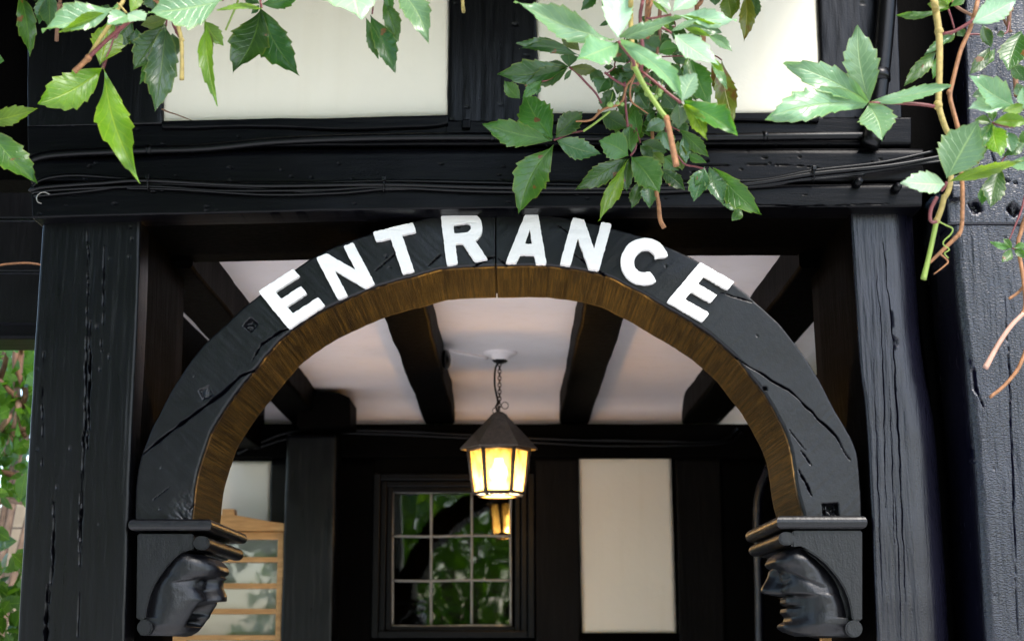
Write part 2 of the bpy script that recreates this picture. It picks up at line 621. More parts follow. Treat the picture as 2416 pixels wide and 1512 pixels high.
M['blk_carve'] = black_paint('black_paint_carved', (60, 60, 16), base=(0.0012, 0.0012, 0.0017), hi=(0.0035, 0.0035, 0.0046), rough=0.34, bump=0.35, spec=0.38)
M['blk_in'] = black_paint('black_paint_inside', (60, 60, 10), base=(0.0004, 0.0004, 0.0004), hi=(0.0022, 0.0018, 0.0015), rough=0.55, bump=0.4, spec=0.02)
M['blk_wall'] = black_paint('black_brown_wall_timber', (70, 70, 9), base=(0.0018, 0.0015, 0.0013), hi=(0.0062, 0.0050, 0.0042), rough=0.5, bump=0.5, spec=0.08)
M['cable'] = plain('black_cable_sheath', (0.0012, 0.0012, 0.0016), 0.33, noise=0.3, nscale=60, bump=0.15, spec=0.25)
M['plaster'] = plaster('cream_plaster', (0.83, 0.765, 0.625))
M['ceil'] = plaster('pinkish_white_plaster', (0.90, 0.82, 0.80), var=0.06, bump=0.2)
M['white'] = plain('white_gloss_paint', (0.90, 0.87, 0.83), 0.4, noise=0.03, nscale=120, bump=0.12)
M['iron'] = plain('rusty_brown_iron', (0.085, 0.066, 0.052), 0.5, 0.2, noise=0.5, nscale=70, bump=0.3)
M['chain'] = plain('rusty_chain', (0.05, 0.022, 0.012), 0.6, 0.3, noise=0.4, nscale=200, bump=0.3)
M['lead'] = plain('grey_lead_came', (0.30, 0.28, 0.25), 0.45, 0.6, noise=0.25, nscale=90, bump=0.2)
M['stone'] = plain('pale_stone_paving', (0.64, 0.63, 0.62), 0.85, noise=0.2, nscale=4, bump=0.3)
M['soil'] = plain('lawn_and_soil', (0.07, 0.10, 0.035), 0.95, noise=0.4, nscale=3, bump=0.6)
M['fence'] = plain('weathered_tan_board', (0.42, 0.33, 0.23), 0.8, noise=0.2, nscale=14, bump=0.2)
M['bark'] = plain('brown_vine_bark', (0.17, 0.085, 0.045), 0.8, noise=0.4, nscale=60, bump=0.5)
M['bark_grey'] = plain('greybrown_bark', (0.16, 0.11, 0.08), 0.85, noise=0.4, nscale=30, bump=0.6)
M['st_yel'] = plain('ochre_green_stem', (0.32, 0.24, 0.07), 0.65, noise=0.35, nscale=90, bump=0.3)
M['st_grn'] = plain('fresh_green_stem', (0.20, 0.28, 0.045), 0.5, noise=0.2, nscale=90, bump=0.15)
M['st_org'] = plain('orange_brown_stem', (0.26, 0.115, 0.045), 0.65, noise=0.45, nscale=120, bump=0.3)
M['st_pur'] = plain('purple_red_stem', (0.15, 0.035, 0.035), 0.5, noise=0.3, nscale=120, bump=0.1)
M['st_pink'] = plain('pale_pink_stem', (0.46, 0.26, 0.19), 0.6, noise=0.2, nscale=80, bump=0.2)
M['berry'] = plain('green_berry_skin', (0.22, 0.33, 0.08), 0.35, noise=0.1, nscale=60, bump=0.05)
M['lf_d'] = leaf_mat('leaf_dark_green', (0.020, 0.062, 0.011), (0.042, 0.108, 0.020), 0.30, 0.33, rust=0.03)
M['lf_m'] = leaf_mat('leaf_mid_green', (0.038, 0.110, 0.016), (0.066, 0.165, 0.028), 0.36, 0.35, rust=0.03)
M['lf_g'] = leaf_mat('leaf_grey_green', (0.048, 0.110, 0.042), (0.080, 0.155, 0.064), 0.24, 0.26)
M['lf_y'] = leaf_mat('leaf_yellow_green', (0.090, 0.185, 0.012), (0.150, 0.265, 0.024), 0.45)
M['lf_p'] = leaf_mat('leaf_pale_sky_sheen', (0.125, 0.25, 0.12), (0.19, 0.33, 0.175), 0.32, 0.26, tcol=(1.5, 1.6, 0.7))  # sky sheen of the top-lit leaves put into a pale base colour
M['lf_w'] = leaf_mat('leaf_palest_sky_sheen', (0.30, 0.48, 0.30), (0.40, 0.58, 0.38), 0.30, 0.24, tcol=(1.1, 1.2, 0.8))  # brightest sky-lit leaves: the glare is in the base colour
M['lf_o'] = leaf_mat('leaf_olive', (0.065, 0.105, 0.014), (0.105, 0.15, 0.022), 0.38)
M['lf_r'] = leaf_mat('leaf_rusting', (0.11, 0.13, 0.015), (0.16, 0.18, 0.025), 0.35, rust=1.0)
M['lf_bush'] = leaf_mat('leaf_bush', (0.045, 0.13, 0.014), (0.09, 0.21, 0.026), 0.4)


def oak_mat():
    m, nt, b = new_mat('honey_oak')
    L = nt.links.new
    g = N(nt, 'ShaderNodeTexNoise', Scale=1.0, Detail=6.0, Roughness=0.6)
    L(coords(nt, (14, 60, 90)), g.inputs['Vector'])
    r = ramp(nt, g.outputs['Fac'], [(0.3, (0.40, 0.19, 0.055)), (0.7, (0.62, 0.34, 0.12))])
    L(r.outputs['Color'], b.inputs['Base Color'])
    b.inputs['Roughness'].default_value = 0.45
    return m


M['oak'] = oak_mat()


def soffit_mat():
    """brown stained saw-cut underside: fine ribs across the curve (UV x runs along the arch)"""
    m, nt, b = new_mat('brown_stained_saw_cut_wood')
    L = nt.links.new
    g = N(nt, 'ShaderNodeTexNoise', Scale=5.0, Detail=5.0)
    L(coords(nt, (1, 1, 1)), g.inputs['Vector'])
    at = nt.nodes.new('ShaderNodeAttribute'); at.attribute_name = 'along'
    mu = N(nt, 'ShaderNodeMath', operation='MULTIPLY'); mu.inputs[1].default_value = 150.0
    L(at.outputs['Fac'], mu.inputs[0])
    cx = nt.nodes.new('ShaderNodeCombineXYZ')
    L(mu.outputs[0], cx.inputs[0])
    rn = N(nt, 'ShaderNodeTexNoise', Scale=1.0, Detail=6.0, Roughness=0.82)
    tc = nt.nodes.new('ShaderNodeTexCoord'); spv = nt.nodes.new('ShaderNodeSeparateXYZ')
    L(tc.outputs['Object'], spv.inputs[0])
    my = N(nt, 'ShaderNodeMath', operation='MULTIPLY'); my.inputs[1].default_value = 2.2
    L(spv.outputs['Y'], my.inputs[0]); L(my.outputs[0], cx.inputs[1])
    L(cx.outputs[0], rn.inputs['Vector'])
    r1 = ramp(nt, rn.outputs['Fac'], [(0.43, (0.002, 0.0012, 0.0006)), (0.5, (0.026, 0.013, 0.0018)), (0.58, (0.074, 0.038, 0.0042))])
    r2 = ramp(nt, g.outputs['Fac'], [(0.3, (0.35, 0.35, 0.35)), (0.7, (1.2, 1.2, 1.2))])
    mx = N(nt, 'ShaderNodeMix', data_type='RGBA', blend_type='MULTIPLY'); mx.inputs['Factor'].default_value = 1
    L(r1.outputs['Color'], mx.inputs['A']); L(r2.outputs['Color'], mx.inputs['B'])
    L(mx.outputs['Result'], b.inputs['Base Color'])
    b.inputs['Roughness'].default_value = 0.55
    b.inputs['Specular IOR Level'].default_value = 0.1
    bp = N(nt, 'ShaderNodeBump', Strength=0.6, Distance=0.003)
    L(rn.outputs['Fac'], bp.inputs['Height']); L(bp.outputs[0], b.inputs['Normal'])
    return m


M['soffit'] = soffit_mat()


def window_glass():
    m, nt, b = new_mat('old_window_glass')
    L = nt.links.new
    nt.nodes.remove(b)
    tr = N(nt, 'ShaderNodeBsdfTransparent'); tr.inputs['Color'].default_value = (0.82, 0.85, 0.84, 1)
    gl = N(nt, 'ShaderNodeBsdfGlossy', Roughness=0.02)
    gl.inputs['Color'].default_value = (1, 1, 1, 1)
    fr = N(nt, 'ShaderNodeFresnel', IOR=1.62)
    nz = N(nt, 'ShaderNodeTexNoise', Scale=9.0, Detail=1.0)
    L(coords(nt, (1, 1, 1)), nz.inputs['Vector'])
    bp = N(nt, 'ShaderNodeBump', Strength=0.10, Distance=0.004)
    L(nz.outputs['Fac'], bp.inputs['Height'])
    L(bp.outputs[0], gl.inputs['Normal'])
    ms = nt.nodes.new('ShaderNodeMixShader')
    L(fr.outputs[0], ms.inputs['Fac']); L(tr.outputs[0], ms.inputs[1]); L(gl.outputs[0], ms.inputs[2])
    L(ms.outputs[0], nt.nodes['Material Output'].inputs['Surface'])
    return m


def lamp_glass():
    m, nt, b = new_mat('amber_stained_lamp_glass')
    L = nt.links.new
    nt.nodes.remove(b)
    nz = N(nt, 'ShaderNodeTexNoise', Scale=42.0, Detail=5.0)
    L(coords(nt, (1, 1, 0.6)), nz.inputs['Vector'])
    r = ramp(nt, nz.outputs['Fac'], [(0.3, (0.36, 0.18, 0.03)), (0.65, (0.70, 0.47, 0.15))])
    tr = N(nt, 'ShaderNodeBsdfTransparent')
    L(r.outputs['Color'], tr.inputs['Color'])
    tl = N(nt, 'ShaderNodeBsdfTranslucent')
    L(r.outputs['Color'], tl.inputs['Color'])
    ms = nt.nodes.new('ShaderNodeMixShader'); ms.inputs['Fac'].default_value = 0.40
    L(tr.outputs[0], ms.inputs[1]); L(tl.outputs[0], ms.inputs[2])
    L(ms.outputs[0], nt.nodes['Material Output'].inputs['Surface'])
    return m


def bulb_mat():
    m, nt, b = new_mat('glowing_bulb')
    b.inputs['Base Color'].default_value = (1, 0.9, 0.7, 1)
    b.inputs['Emission Color'].default_value = (1.0, 0.74, 0.34, 1)
    b.inputs['Emission Strength'].default_value = 13.0
    return m


M['glass'] = window_glass()
M['lampglass'] = lamp_glass()
M['bulb'] = bulb_mat()

# ------------------------------------------------------------------ the setting: ground and light-bouncing paving
def sheet(name, x0, x1, y0, y1, z, mat, n=8, bumpy=0.0):
    xs, ys = np.linspace(x0, x1, n), np.linspace(y0, y1, n)
    X, Y = np.meshgrid(xs, ys)
    Z = z + bumpy * fbm(X * 0.4, Y * 0.4, 0, 5)
    return mk(name, np.stack([X, Y, Z], -1).reshape(-1, 3), grid_faces(n, n), mat, kind='structure')


sheet('ground', -120, 120, -120, 120, -0.01, M['soil'], 40)
sheet('bounce_paving', -9.0, 4.0, -7.0, 6.3, 0.004, M['stone'], 4)  # pale paving out of view, widened to bounce light into the porch

# ------------------------------------------------------------------ porch frame
YF, YP, YA = 3.20, 3.25, 3.27
porch = thing('timber_porch', 'black timber-framed porch with cream plaster panels above an arched opening', 'porch', (0, 3.3, 0))


def vert_edges(left, right, Y, n, seed=0, wob=0.0012):
    a, b = resample(XZ(left, Y), n), resample(XZ(right, Y), n)
    a[:, 0] += wob * fbm(a[:, 1] * 14, 0.3, 0, seed)
    b[:, 0] += wob * fbm(b[:, 1] * 14, 9.3, 0, seed + 1)
    return a, b


def horiz_edges(top, bot, Y, n, seed=0, wob=0.001):
    a, b = resample(XZ(top, Y), n), resample(XZ(bot, Y), n)
    a[:, 1] += wob * fbm(a[:, 0] * 12, 0.3, 0, seed)
    b[:, 1] += wob * fbm(b[:, 0] * 12, 9.3, 0, seed + 1)
    return a, b


def down_to_floor(pts, Y):
    """extend an edge line straight down to the floor"""
    p = P(*pts[-1], Y)
    return pts, p


# posts -------------------------------------------------------------
def post(name, left, right, Y, dep, mat, m, n, disp, ra=0.006, rb=0.006, parent=porch, ns=6, cb=4, zfoot=0.0, **kw):
    a, b = vert_edges(left, right, Y, n, seed=len(left) + m)
    na = 14
    fa = np.stack([np.full(na, a[-1, 0]), np.linspace(a[-1, 1], zfoot, na + 1)[1:]], 1)
    fb = np.stack([np.full(na, b[-1, 0]), np.linspace(b[-1, 1], zfoot, na + 1)[1:]], 1)
    return slab(name, np.vstack([a, fa]), np.vstack([b, fb]), Y, dep, mat, parent, ra, rb, m, ns, disp, cb=cb, **kw)


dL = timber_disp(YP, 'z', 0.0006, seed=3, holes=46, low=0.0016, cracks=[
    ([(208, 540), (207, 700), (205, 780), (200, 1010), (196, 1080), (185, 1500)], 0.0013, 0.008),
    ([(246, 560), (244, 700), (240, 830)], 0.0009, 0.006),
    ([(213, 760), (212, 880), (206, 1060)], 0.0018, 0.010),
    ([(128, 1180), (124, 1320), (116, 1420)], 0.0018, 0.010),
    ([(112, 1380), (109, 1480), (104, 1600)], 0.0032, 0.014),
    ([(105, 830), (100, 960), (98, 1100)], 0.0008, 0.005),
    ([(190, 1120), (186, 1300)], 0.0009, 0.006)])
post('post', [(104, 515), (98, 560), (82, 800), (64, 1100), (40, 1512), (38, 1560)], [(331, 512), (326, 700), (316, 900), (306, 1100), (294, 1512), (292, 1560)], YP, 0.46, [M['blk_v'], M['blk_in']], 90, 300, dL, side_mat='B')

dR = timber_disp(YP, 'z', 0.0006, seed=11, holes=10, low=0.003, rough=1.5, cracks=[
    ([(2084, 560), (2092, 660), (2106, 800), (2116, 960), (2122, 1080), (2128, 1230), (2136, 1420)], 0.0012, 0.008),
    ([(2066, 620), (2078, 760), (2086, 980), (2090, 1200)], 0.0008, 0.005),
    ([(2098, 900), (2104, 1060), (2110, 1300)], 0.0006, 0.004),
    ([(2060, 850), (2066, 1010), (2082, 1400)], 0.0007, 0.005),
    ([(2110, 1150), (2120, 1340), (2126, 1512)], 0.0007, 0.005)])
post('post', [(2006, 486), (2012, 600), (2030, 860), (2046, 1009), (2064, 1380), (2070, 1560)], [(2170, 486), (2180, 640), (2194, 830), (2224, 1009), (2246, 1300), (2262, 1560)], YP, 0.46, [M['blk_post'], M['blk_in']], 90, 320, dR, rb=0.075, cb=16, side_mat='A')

# heavy corner timbers of the neighbouring bay, right
bay = thing('corner_timber', 'heavy glossy crazed black timber standing beyond the dark slot beside the rounded post', 'timber', (1.1, 3.25, 0))
dB = timber_disp(3.18, 'z', 0.0007, seed=21, holes=30, low=0.004, rough=1.6, cracks=[
    ([(2290, 1020), (2300, 1090)], 0.0018, 0.008),
    ([(2290, 820), (2300, 905), (2320, 960)], 0.0022, 0.010),
    ([(2370, 700), (2382, 900), (2390, 1150), (2400, 1500)], 0.0012, 0.008)])
post('lower_timber', [(2240, 531), (2250, 600), (2260, 720), (2275, 830), (2281, 900), (2292, 1009), (2303, 1144), (2313, 1300), (2326, 1512), (2330, 1570)],
     [(2560, 531), (2560, 800), (2560, 1009), (2565, 1300), (2570, 1570)], 3.18, 0.22, M['blk_gloss'], 110, 330, dB, ra=0.018, parent=bay)
dB2 = timber_disp(3.175, 'z', 0.0007, seed=25, holes=20, low=0.004, rough=1.6, pegs=[(2302, 489, 13, 0.4, 0.03), (2391, 495, 13, 0.7, 0.03)], cracks=[([(2330, 330), (2360, 420), (2420, 440)], 0.0012, 0.008)])
a, b = vert_edges([(2275, -420), (2275, -100), (2276, 60), (2280, 200), (2282, 380), (2262, 410), (2236, 424), (2234, 470), (2236, 529)], [(2560, -420), (2560, 0), (2560, 300), (2560, 529)], 3.175, 220, 5)
slab('upper_timber', a, b, 3.175, 0.2, M['blk_gloss'], bay, 0.006, 0.006, 90, 4, dB2)
p = P(2254, 457, 3.17)
box('peg', p - [0.012, 0.02, 0.014], p + [0.012, 0.03, 0.014], M['blk_gloss'], bay, 0.003)

# lintel and rails above the arch ---------------------------------------
Xn = 620
dl = timber_disp(YF, 'x', 0.0003, seed=31, holes=40, low=0.0022, cracks=[([(1700, 478), (1900, 486), (2100, 480)], 0.001, 0.004), ([(520, 505), (900, 497), (1300, 489)], 0.0009, 0.004)])
a, b = horiz_edges([(72, 432), (500, 436), (900, 436), (1500, 436), (1900, 432), (2176, 430)], [(76, 514), (400, 506), (800, 497), (1200, 491), (1600, 489), (2004, 489), (2176, 488)], YF, Xn, 3)
slab('lintel', a, b, YF, 0.42, [M['blk_h'], M['blk_in']], porch, 0.012, 0.005, 26, 5, dl, side_mat='B')
db = timber_disp(3.215, 'x', 0.0003, seed=37, holes=60, low=0.0025, rough=1.0, cracks=[([(1500, 395), (1800, 388), (2000, 398)], 0.0008, 0.004)])
a, b = horiz_edges([(68, 372), (300, 366), (620, 350), (1200, 346), (1800, 346), (2180, 346)], [(72, 431), (500, 435), (900, 435), (1500, 435), (1900, 431), (2180, 429)], 3.215, Xn, 7)
slab('bressummer', a, b, 3.215, 0.35, M['blk_h'], porch, 0.016, 0.01, 26, 4, db)
dt = timber_disp(3.235, 'x', 0.0003, seed=41, holes=40, low=0.002)
a, b = horiz_edges([(64, 296), (400, 293), (1000, 288), (1060, 284), (1260, 284), (1900, 276), (2150, 276)], [(66, 371), (300, 365), (620, 349), (1200, 345), (1800, 345), (2150, 345)], 3.235, Xn, 9)
slab('top_rail', a, b, 3.235, 0.3, M['blk_h'], porch, 0.004, 0.01, 20, 4, dt)
# sill fillets under the plaster panels
a, b = horiz_edges([(382, 286), (600, 280), (800, 277), (1057, 270)], [(382, 304), (620, 300), (800, 306), (1000, 300), (1057, 292)], 3.222, 180, 11, 0.0016)
slab('panel_sill', a, b, 3.222, 0.05, M['blk_h'], porch, 0.004, 0.006, 10, 2, timber_disp(3.222, 'x', 0.0006, seed=5, low=0.001))
a, b = horiz_edges([(1264, 267), (1500, 266), (1850, 265), (1932, 265)], [(1264, 288), (1500, 286), (1700, 285), (1932, 287)], 3.222, 160, 13, 0.0016)
slab('panel_sill', a, b, 3.222, 0.05, M['blk_h'], porch, 0.004, 0.006, 10, 2, timber_disp(3.222, 'x', 0.0006, seed=6, low=0.001))

# studs ------------------------------------------------------------------
ds = timber_disp(3.238, 'z', 0.0008, seed=45, holes=36, low=0.0018)
a, b = vert_edges([(1058, -420), (1058, 0), (1056, 150), (1056, 290)], [(1266, -420), (1264, 0), (1270, 150), (1268, 290)], 3.238, 260, 15, 0.002)
slab('stud', a, b, 3.238, 0.2, M['blk_v'], porch, 0.006, 0.006, 40, 3, ds)
a, b = vert_edges([(60, -420), (62, 0), (64, 300)], [(386, -420), (384, 0), (383, 292)], 3.236, 160, 17, 0.002)
slab('stud', a, b, 3.236, 0.2, M['blk_v'], porch, 0.006, 0.006, 30, 3, timber_disp(3.236, 'z', 0.0008, seed=47, holes=15))
a, b = vert_edges([(1926, -420), (1928, 0), (1934, 130), (1936, 280)], [(2120, -420), (2120, 0), (2130, 280)], 3.236, 200, 19, 0.0025)
slab('stud', a, b, 3.236, 0.2, M['blk_v'], porch, 0.008, 0.006, 34, 3, timber_disp(3.236, 'z', 0.001, seed=49, holes=20, cracks=[([(2000, 100), (2010, 200), (2020, 290)], 0.001, 0.006)], pegs=[(1995, 200, 7, 0.3, 0.01)]))
a, b = vert_edges([(2150, -420), (2150, 520), (2200, 1000), (2230, 1560)], [(2300, -420), (2300, 520), (2310, 1000), (2340, 1560)], 3.42, 40, 23)
A2 = np.vstack([a, [[a[-1, 0], 0.0]]]); B2 = np.vstack([b, [[b[-1, 0], 0.0]]])
slab('recessed_board', A2, B2, 3.42, 0.1, M['blk_in'], porch, 0.004, 0.004, 6, 1)


def panel(name, corners, Y, mat, parent, seed, r=0.012, nx=60, nz=40, dep=0.04, bulge=0.0):
    """plaster infill with softly rounded, slightly wavering edges; corners TL TR BR BL in survey pixels"""
    tl, tr, br, bl = [P(x, y, Y) for x, y in corners]
    u = np.linspace(0, 1, nx)[None, :, None]
    v = np.linspace(0, 1, nz)[:, None, None]
    Pn = (tl * (1 - u) + tr * u) * (1 - v) + (bl * (1 - u) + br * u) * v
    X, Z = Pn[..., 0], Pn[..., 2]
    wob = 0.0015
    eu = np.minimum(u, 1 - u)[..., 0] * (X.max() - X.min())
    ev = np.minimum(v, 1 - v)[..., 0] * (Z.max() - Z.min())
    e = np.minimum(eu, ev)
    y = r * (1 - np.sqrt(np.clip(1 - (1 - np.clip(e / r, 0, 1)) ** 2, 0, 1))) + 0.0012 * fbm(X * 6, Z * 6, 0, seed, 4) - bulge * sstep(0, 0.1, e)
    Pn[..., 1] = Y + y
    edge = (e < 1e-9)
    Pn[..., 0] += np.where(e < 0.02, wob * fbm(X * 30, Z * 30, 1, seed), 0)
    Pn[..., 2] += np.where(e < 0.02, wob * fbm(X * 30, Z * 30, 5, seed), 0)
    return mk(name, Pn.reshape(-1, 3), grid_faces(nz, nx)[:, ::-1], mat, parent)


panel('plaster_panel', [(380, -420), (1062, -420), (1060, 272), (381, 290)], 3.246, M['plaster'], porch, 5, 0.008, 140, 120)
panel('plaster_panel', [(1262, -420), (1932, -420), (1940, 270), (1266, 272)], 3.246, M['plaster'], porch, 9, 0.008, 140, 120)
# black backing wall above and behind the panels
box('upper_wall', (-1.15, 3.30, 2.60), (1.2, 3.40, 3.75), M['blk_in'], porch, 0)
box('wall_head', (-1.3, 3.15, 3.62), (1.4, 3.45, 3.78), M['blk_h'], porch, 0.006)

# pegs
def peg(px, py, Y, r=0.011, length=0.03, parent=porch, mat='blk_h', sq=False):
    c = P(px, py, Y)
    k = 4 if sq else 14
    V, Fc = tube_arrays([c + [0, 0.02, 0], c + [0.001, -length * .7, -0.001], c + [0.001, -length, -0.001]], [r, r, r * 0.8], k, 4, False)
    return mk('peg', V, Fc, M[mat], parent, smooth=not sq)


peg(2020, 434, YF, 0.010, 0.026)
peg(2111, 447, YF, 0.010, 0.028)
c = P(1100, 296, 3.235)
box('peg', c - [0.009, 0.014, 0.010], c + [0.009, 0.02, 0.010], M['blk_h'], porch, 0.003)

# ------------------------------------------------------------------ arch
arch = thing('entrance_arch', 'curved black two-piece arch carrying raised white capitals that spell ENTRANCE', 'arch', (-0.03, 3.4, 1.85))
INNER = [(452, 1232), (453, 1219), (461, 1144), (471, 1097), (488, 1046), (503, 1009), (528, 970), (556, 928), (600, 872), (640, 826), (681, 785), (755, 736), (820, 705), (887, 677), (992, 647), (1053, 633), (1168, 627),
         (1297, 628), (1419, 646), (1500, 683), (1573, 724), (1620, 752), (1679, 792), (1733, 840), (1767, 882), (1801, 926), (1831, 976), (1850, 1012), (1869, 1076), (1879, 1144), (1896, 1215), (1898, 1228)]
OUTER = [(318, 1232), (318, 1200), (320, 1140), (326, 1100), (335, 1070), (359, 1009), (379, 972), (416, 902), (474, 821), (542, 757), (613, 694), (698, 634), (755, 598), (813, 572), (880, 549), (975, 522), (1040, 508), (1168, 498),
         (1250, 500), (1345, 514), (1443, 537), (1534, 565), (1598, 593), (1652, 619), (1731, 671), (1787, 716), (1842, 770), (1896, 838), (1936, 902), (1974, 975), (1996, 1012), (2021, 1066), (2030, 1144), (2033, 1215), (2033, 1228)]


def arch_half(left):
    n = 440
    I, O = resample(XZ(INNER, YA), 1200), resample(XZ(OUTER, YA), 1200)
    xj = P(1169.5, 560, YA)[0]

    def part(c):
        k = np.argmin(abs(c[:, 0] - xj) + (c[:, 1] < 2.1) * 9)
        return c[:k] if left else c[k:][::-1]
    I, O = part(I), part(O)
    xe = xj + (-0.0013 if left else 0.0013)
    I[-1, 0] = O[-1, 0] = xe
    I, O = resample(I, n, False), resample(O, n, False)
    s = np.linspace(0, 1, n)
    T = np.gradient(I, axis=0); T /= np.linalg.norm(T, axis=1)[:, None]
    Nn = np.stack([-T[:, 1], T[:, 0]], 1)
    fade = np.sin(np.pi * np.clip(s, 0.0, 1.0))[:, None] ** .3
    I = I + Nn * (0.0022 * fbm(s * 26, 0.5, 0, 3 + left))[:, None] * fade
    O = O + Nn * (0.0022 * fbm(s * 22, 4.5, 0, 8 + left))[:, None] * fade
    if left:
        cr = [([(335, 1072), (400, 1020), (470, 968), (528, 925), (566, 888), (600, 872)], 0.0030, 0.014),
              ([(596, 848), (618, 812), (640, 797), (662, 782), (690, 772)], 0.0022, 0.010),
              ([(705, 738), (760, 712)], 0.0012, 0.005), ([(885, 640), (925, 605), (950, 588)], 0.0012, 0.006),
              ([(1010, 628), (1040, 600)], 0.0012, 0.005), ([(440, 1210), (490, 1150), (500, 1120)], 0.0014, 0.004),
              ([(360, 1180), (400, 1150)], 0.0008, 0.003), ([(1100, 640), (1150, 610), (1168, 605)], 0.002, 0.006)]
        pg = [(592, 766, 13, 0.9, 0.012), (486, 926, 13, 0.45, 0.008)]
    else:
        cr = [([(1733, 842), (1801, 884), (1862, 918), (1916, 973), (1953, 1012), (1975, 1032), (2004, 1084)], 0.0020, 0.010),
              ([(1700, 690), (1740, 700), (1775, 712)], 0.0012, 0.005), ([(1355, 600), (1400, 632), (1440, 660)], 0.0016, 0.006),
              ([(1300, 520), (1350, 560), (1400, 590)], 0.0008, 0.003), ([(1860, 1010), (1900, 1060)], 0.0008, 0.003), ([(1890, 1062), (1915, 1096)], 0.0014, 0.005),
              ([(1886, 1108), (1903, 1140), (1916, 1166)], 0.0022, 0.008), ([(1175, 610), (1210, 640)], 0.0015, 0.005)]
        pg = [(1960, 1207, 19, 0.05, 0.02), (1805, 916, 5, 0, 0.012)]
    base = timber_disp(YA, 'z', 0.0, seed=51 + left, holes=24, low=0.0022, cracks=cr, pegs=pg)

    def disp(X, Z):
        # grain follows the timber's own line (a straight baulk, cut to the curve)
        d = -1 if left else 1
        a = (X * 0.72 + d * Z * 0.69)
        c = (-d * X * 0.69 + Z * 0.72)
        r = base(X, Z) + 0.0004 * fbm(a * 10, c * 120, 0, 61, 3)
        disp.mask = base.mask
        if left:                                     # torn grain low on the inner corner
            q = P(470, 1215, YA)
            w = 1 - sstep(0.02, 0.075, np.hypot(X - q[0], (Z - q[2]) * 1.1))
            r = r + w * 0.006 * (0.4 + np.abs(fbm(a * 60, c * 160, 2, 71, 3)))
        return r
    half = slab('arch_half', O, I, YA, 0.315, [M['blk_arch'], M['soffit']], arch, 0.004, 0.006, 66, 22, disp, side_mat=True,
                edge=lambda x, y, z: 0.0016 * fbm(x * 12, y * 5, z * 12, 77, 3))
    me = half.data
    at = me.attributes.new('along', 'FLOAT', 'POINT')
    q = len(me.vertices) // n
    at.data.foreach_set('value', np.repeat(s, q).astype(np.float32))
    return half


arch_half(True)
arch_half(False)
xj_, zi_, zo_ = P(1169.5, 560, YA)[0], P(1169, 627, YA)[2], P(1169, 500, YA)[2]
box('joint_tongue', (xj_ - .0012, YA + .008, zi_ + .007), (xj_ + .0012, YA + .30, zo_ - .004), M['blk_in'], arch, 0)

# ------------------------------------------------------------------ letters
def arc(cx, cy, rx, ry, a0, a1, n=14):
    return [(cx + rx * math.cos(math.radians(a)), cy + ry * math.sin(math.radians(a))) for a in np.linspace(a0, a1, n)]


LET = {
    'E': [[(0, 0), (.99, 0), (.99, .205), (.29, .205), (.29, .41), (.84, .41), (.84, .595), (.29, .595), (.29, .80), (.96, .80), (.96, .99), (0, .99)]],
    'N': [[(0, 0), (.25, 0), (.25, .62), (.72, 0), (.98, 0), (.98, 1), (.73, 1), (.73, .41), (.28, 1), (0, 1)]],
    'T': [[(.37, 0), (.64, 0), (.64, .79), (.98, .79), (.98, .99), (0.02, .99), (0.02, .79), (.37, .79)]],
    'R': [[(0, 0), (.26, 0), (.26, .40), (.45, .40), (.69, 0), (1.0, 0.02), (.75, .42)] + arc(.66, .70, .32, .30, -60, 90, 12) + [(0, 1)],
          [(.27, .60), (.59, .60)] + arc(.59, .70, .12, .10, -80, 80, 7) + [(.59, .80), (.27, .80)]],
    'A': [[(0, 0), (.25, 0), (.33, .18), (.69, .18), (.76, 0), (1.02, 0), (.67, 1), (.35, 1)], [(.41, .39), (.61, .39), (.51, .73)]],
    'C': [arc(.50, .50, .50, .50, 38, 325, 30) + [(.70, .34)] + arc(.50, .50, .22, .26, -48, -322, 24) + [(.68, .66)]],
}
# bottom-left, bottom-right, top-left of each letter's box on the arch face
WORD = [('E', (683, 778), (768, 722), (612, 690)), ('N', (799, 709), (887, 672), (748, 612)), ('T', (915, 658), (1013, 634), (879, 551)),
        ('R', (1055, 628), (1150, 616), (1041, 514)), ('A', (1194, 623), (1287, 626), (1207, 508)), ('N', (1321, 626), (1414, 641), (1351, 518)),
        ('C', (1445, 646), (1546, 692), (1494, 548)), ('E', (1573, 714), (1656, 762), (1651, 622))]


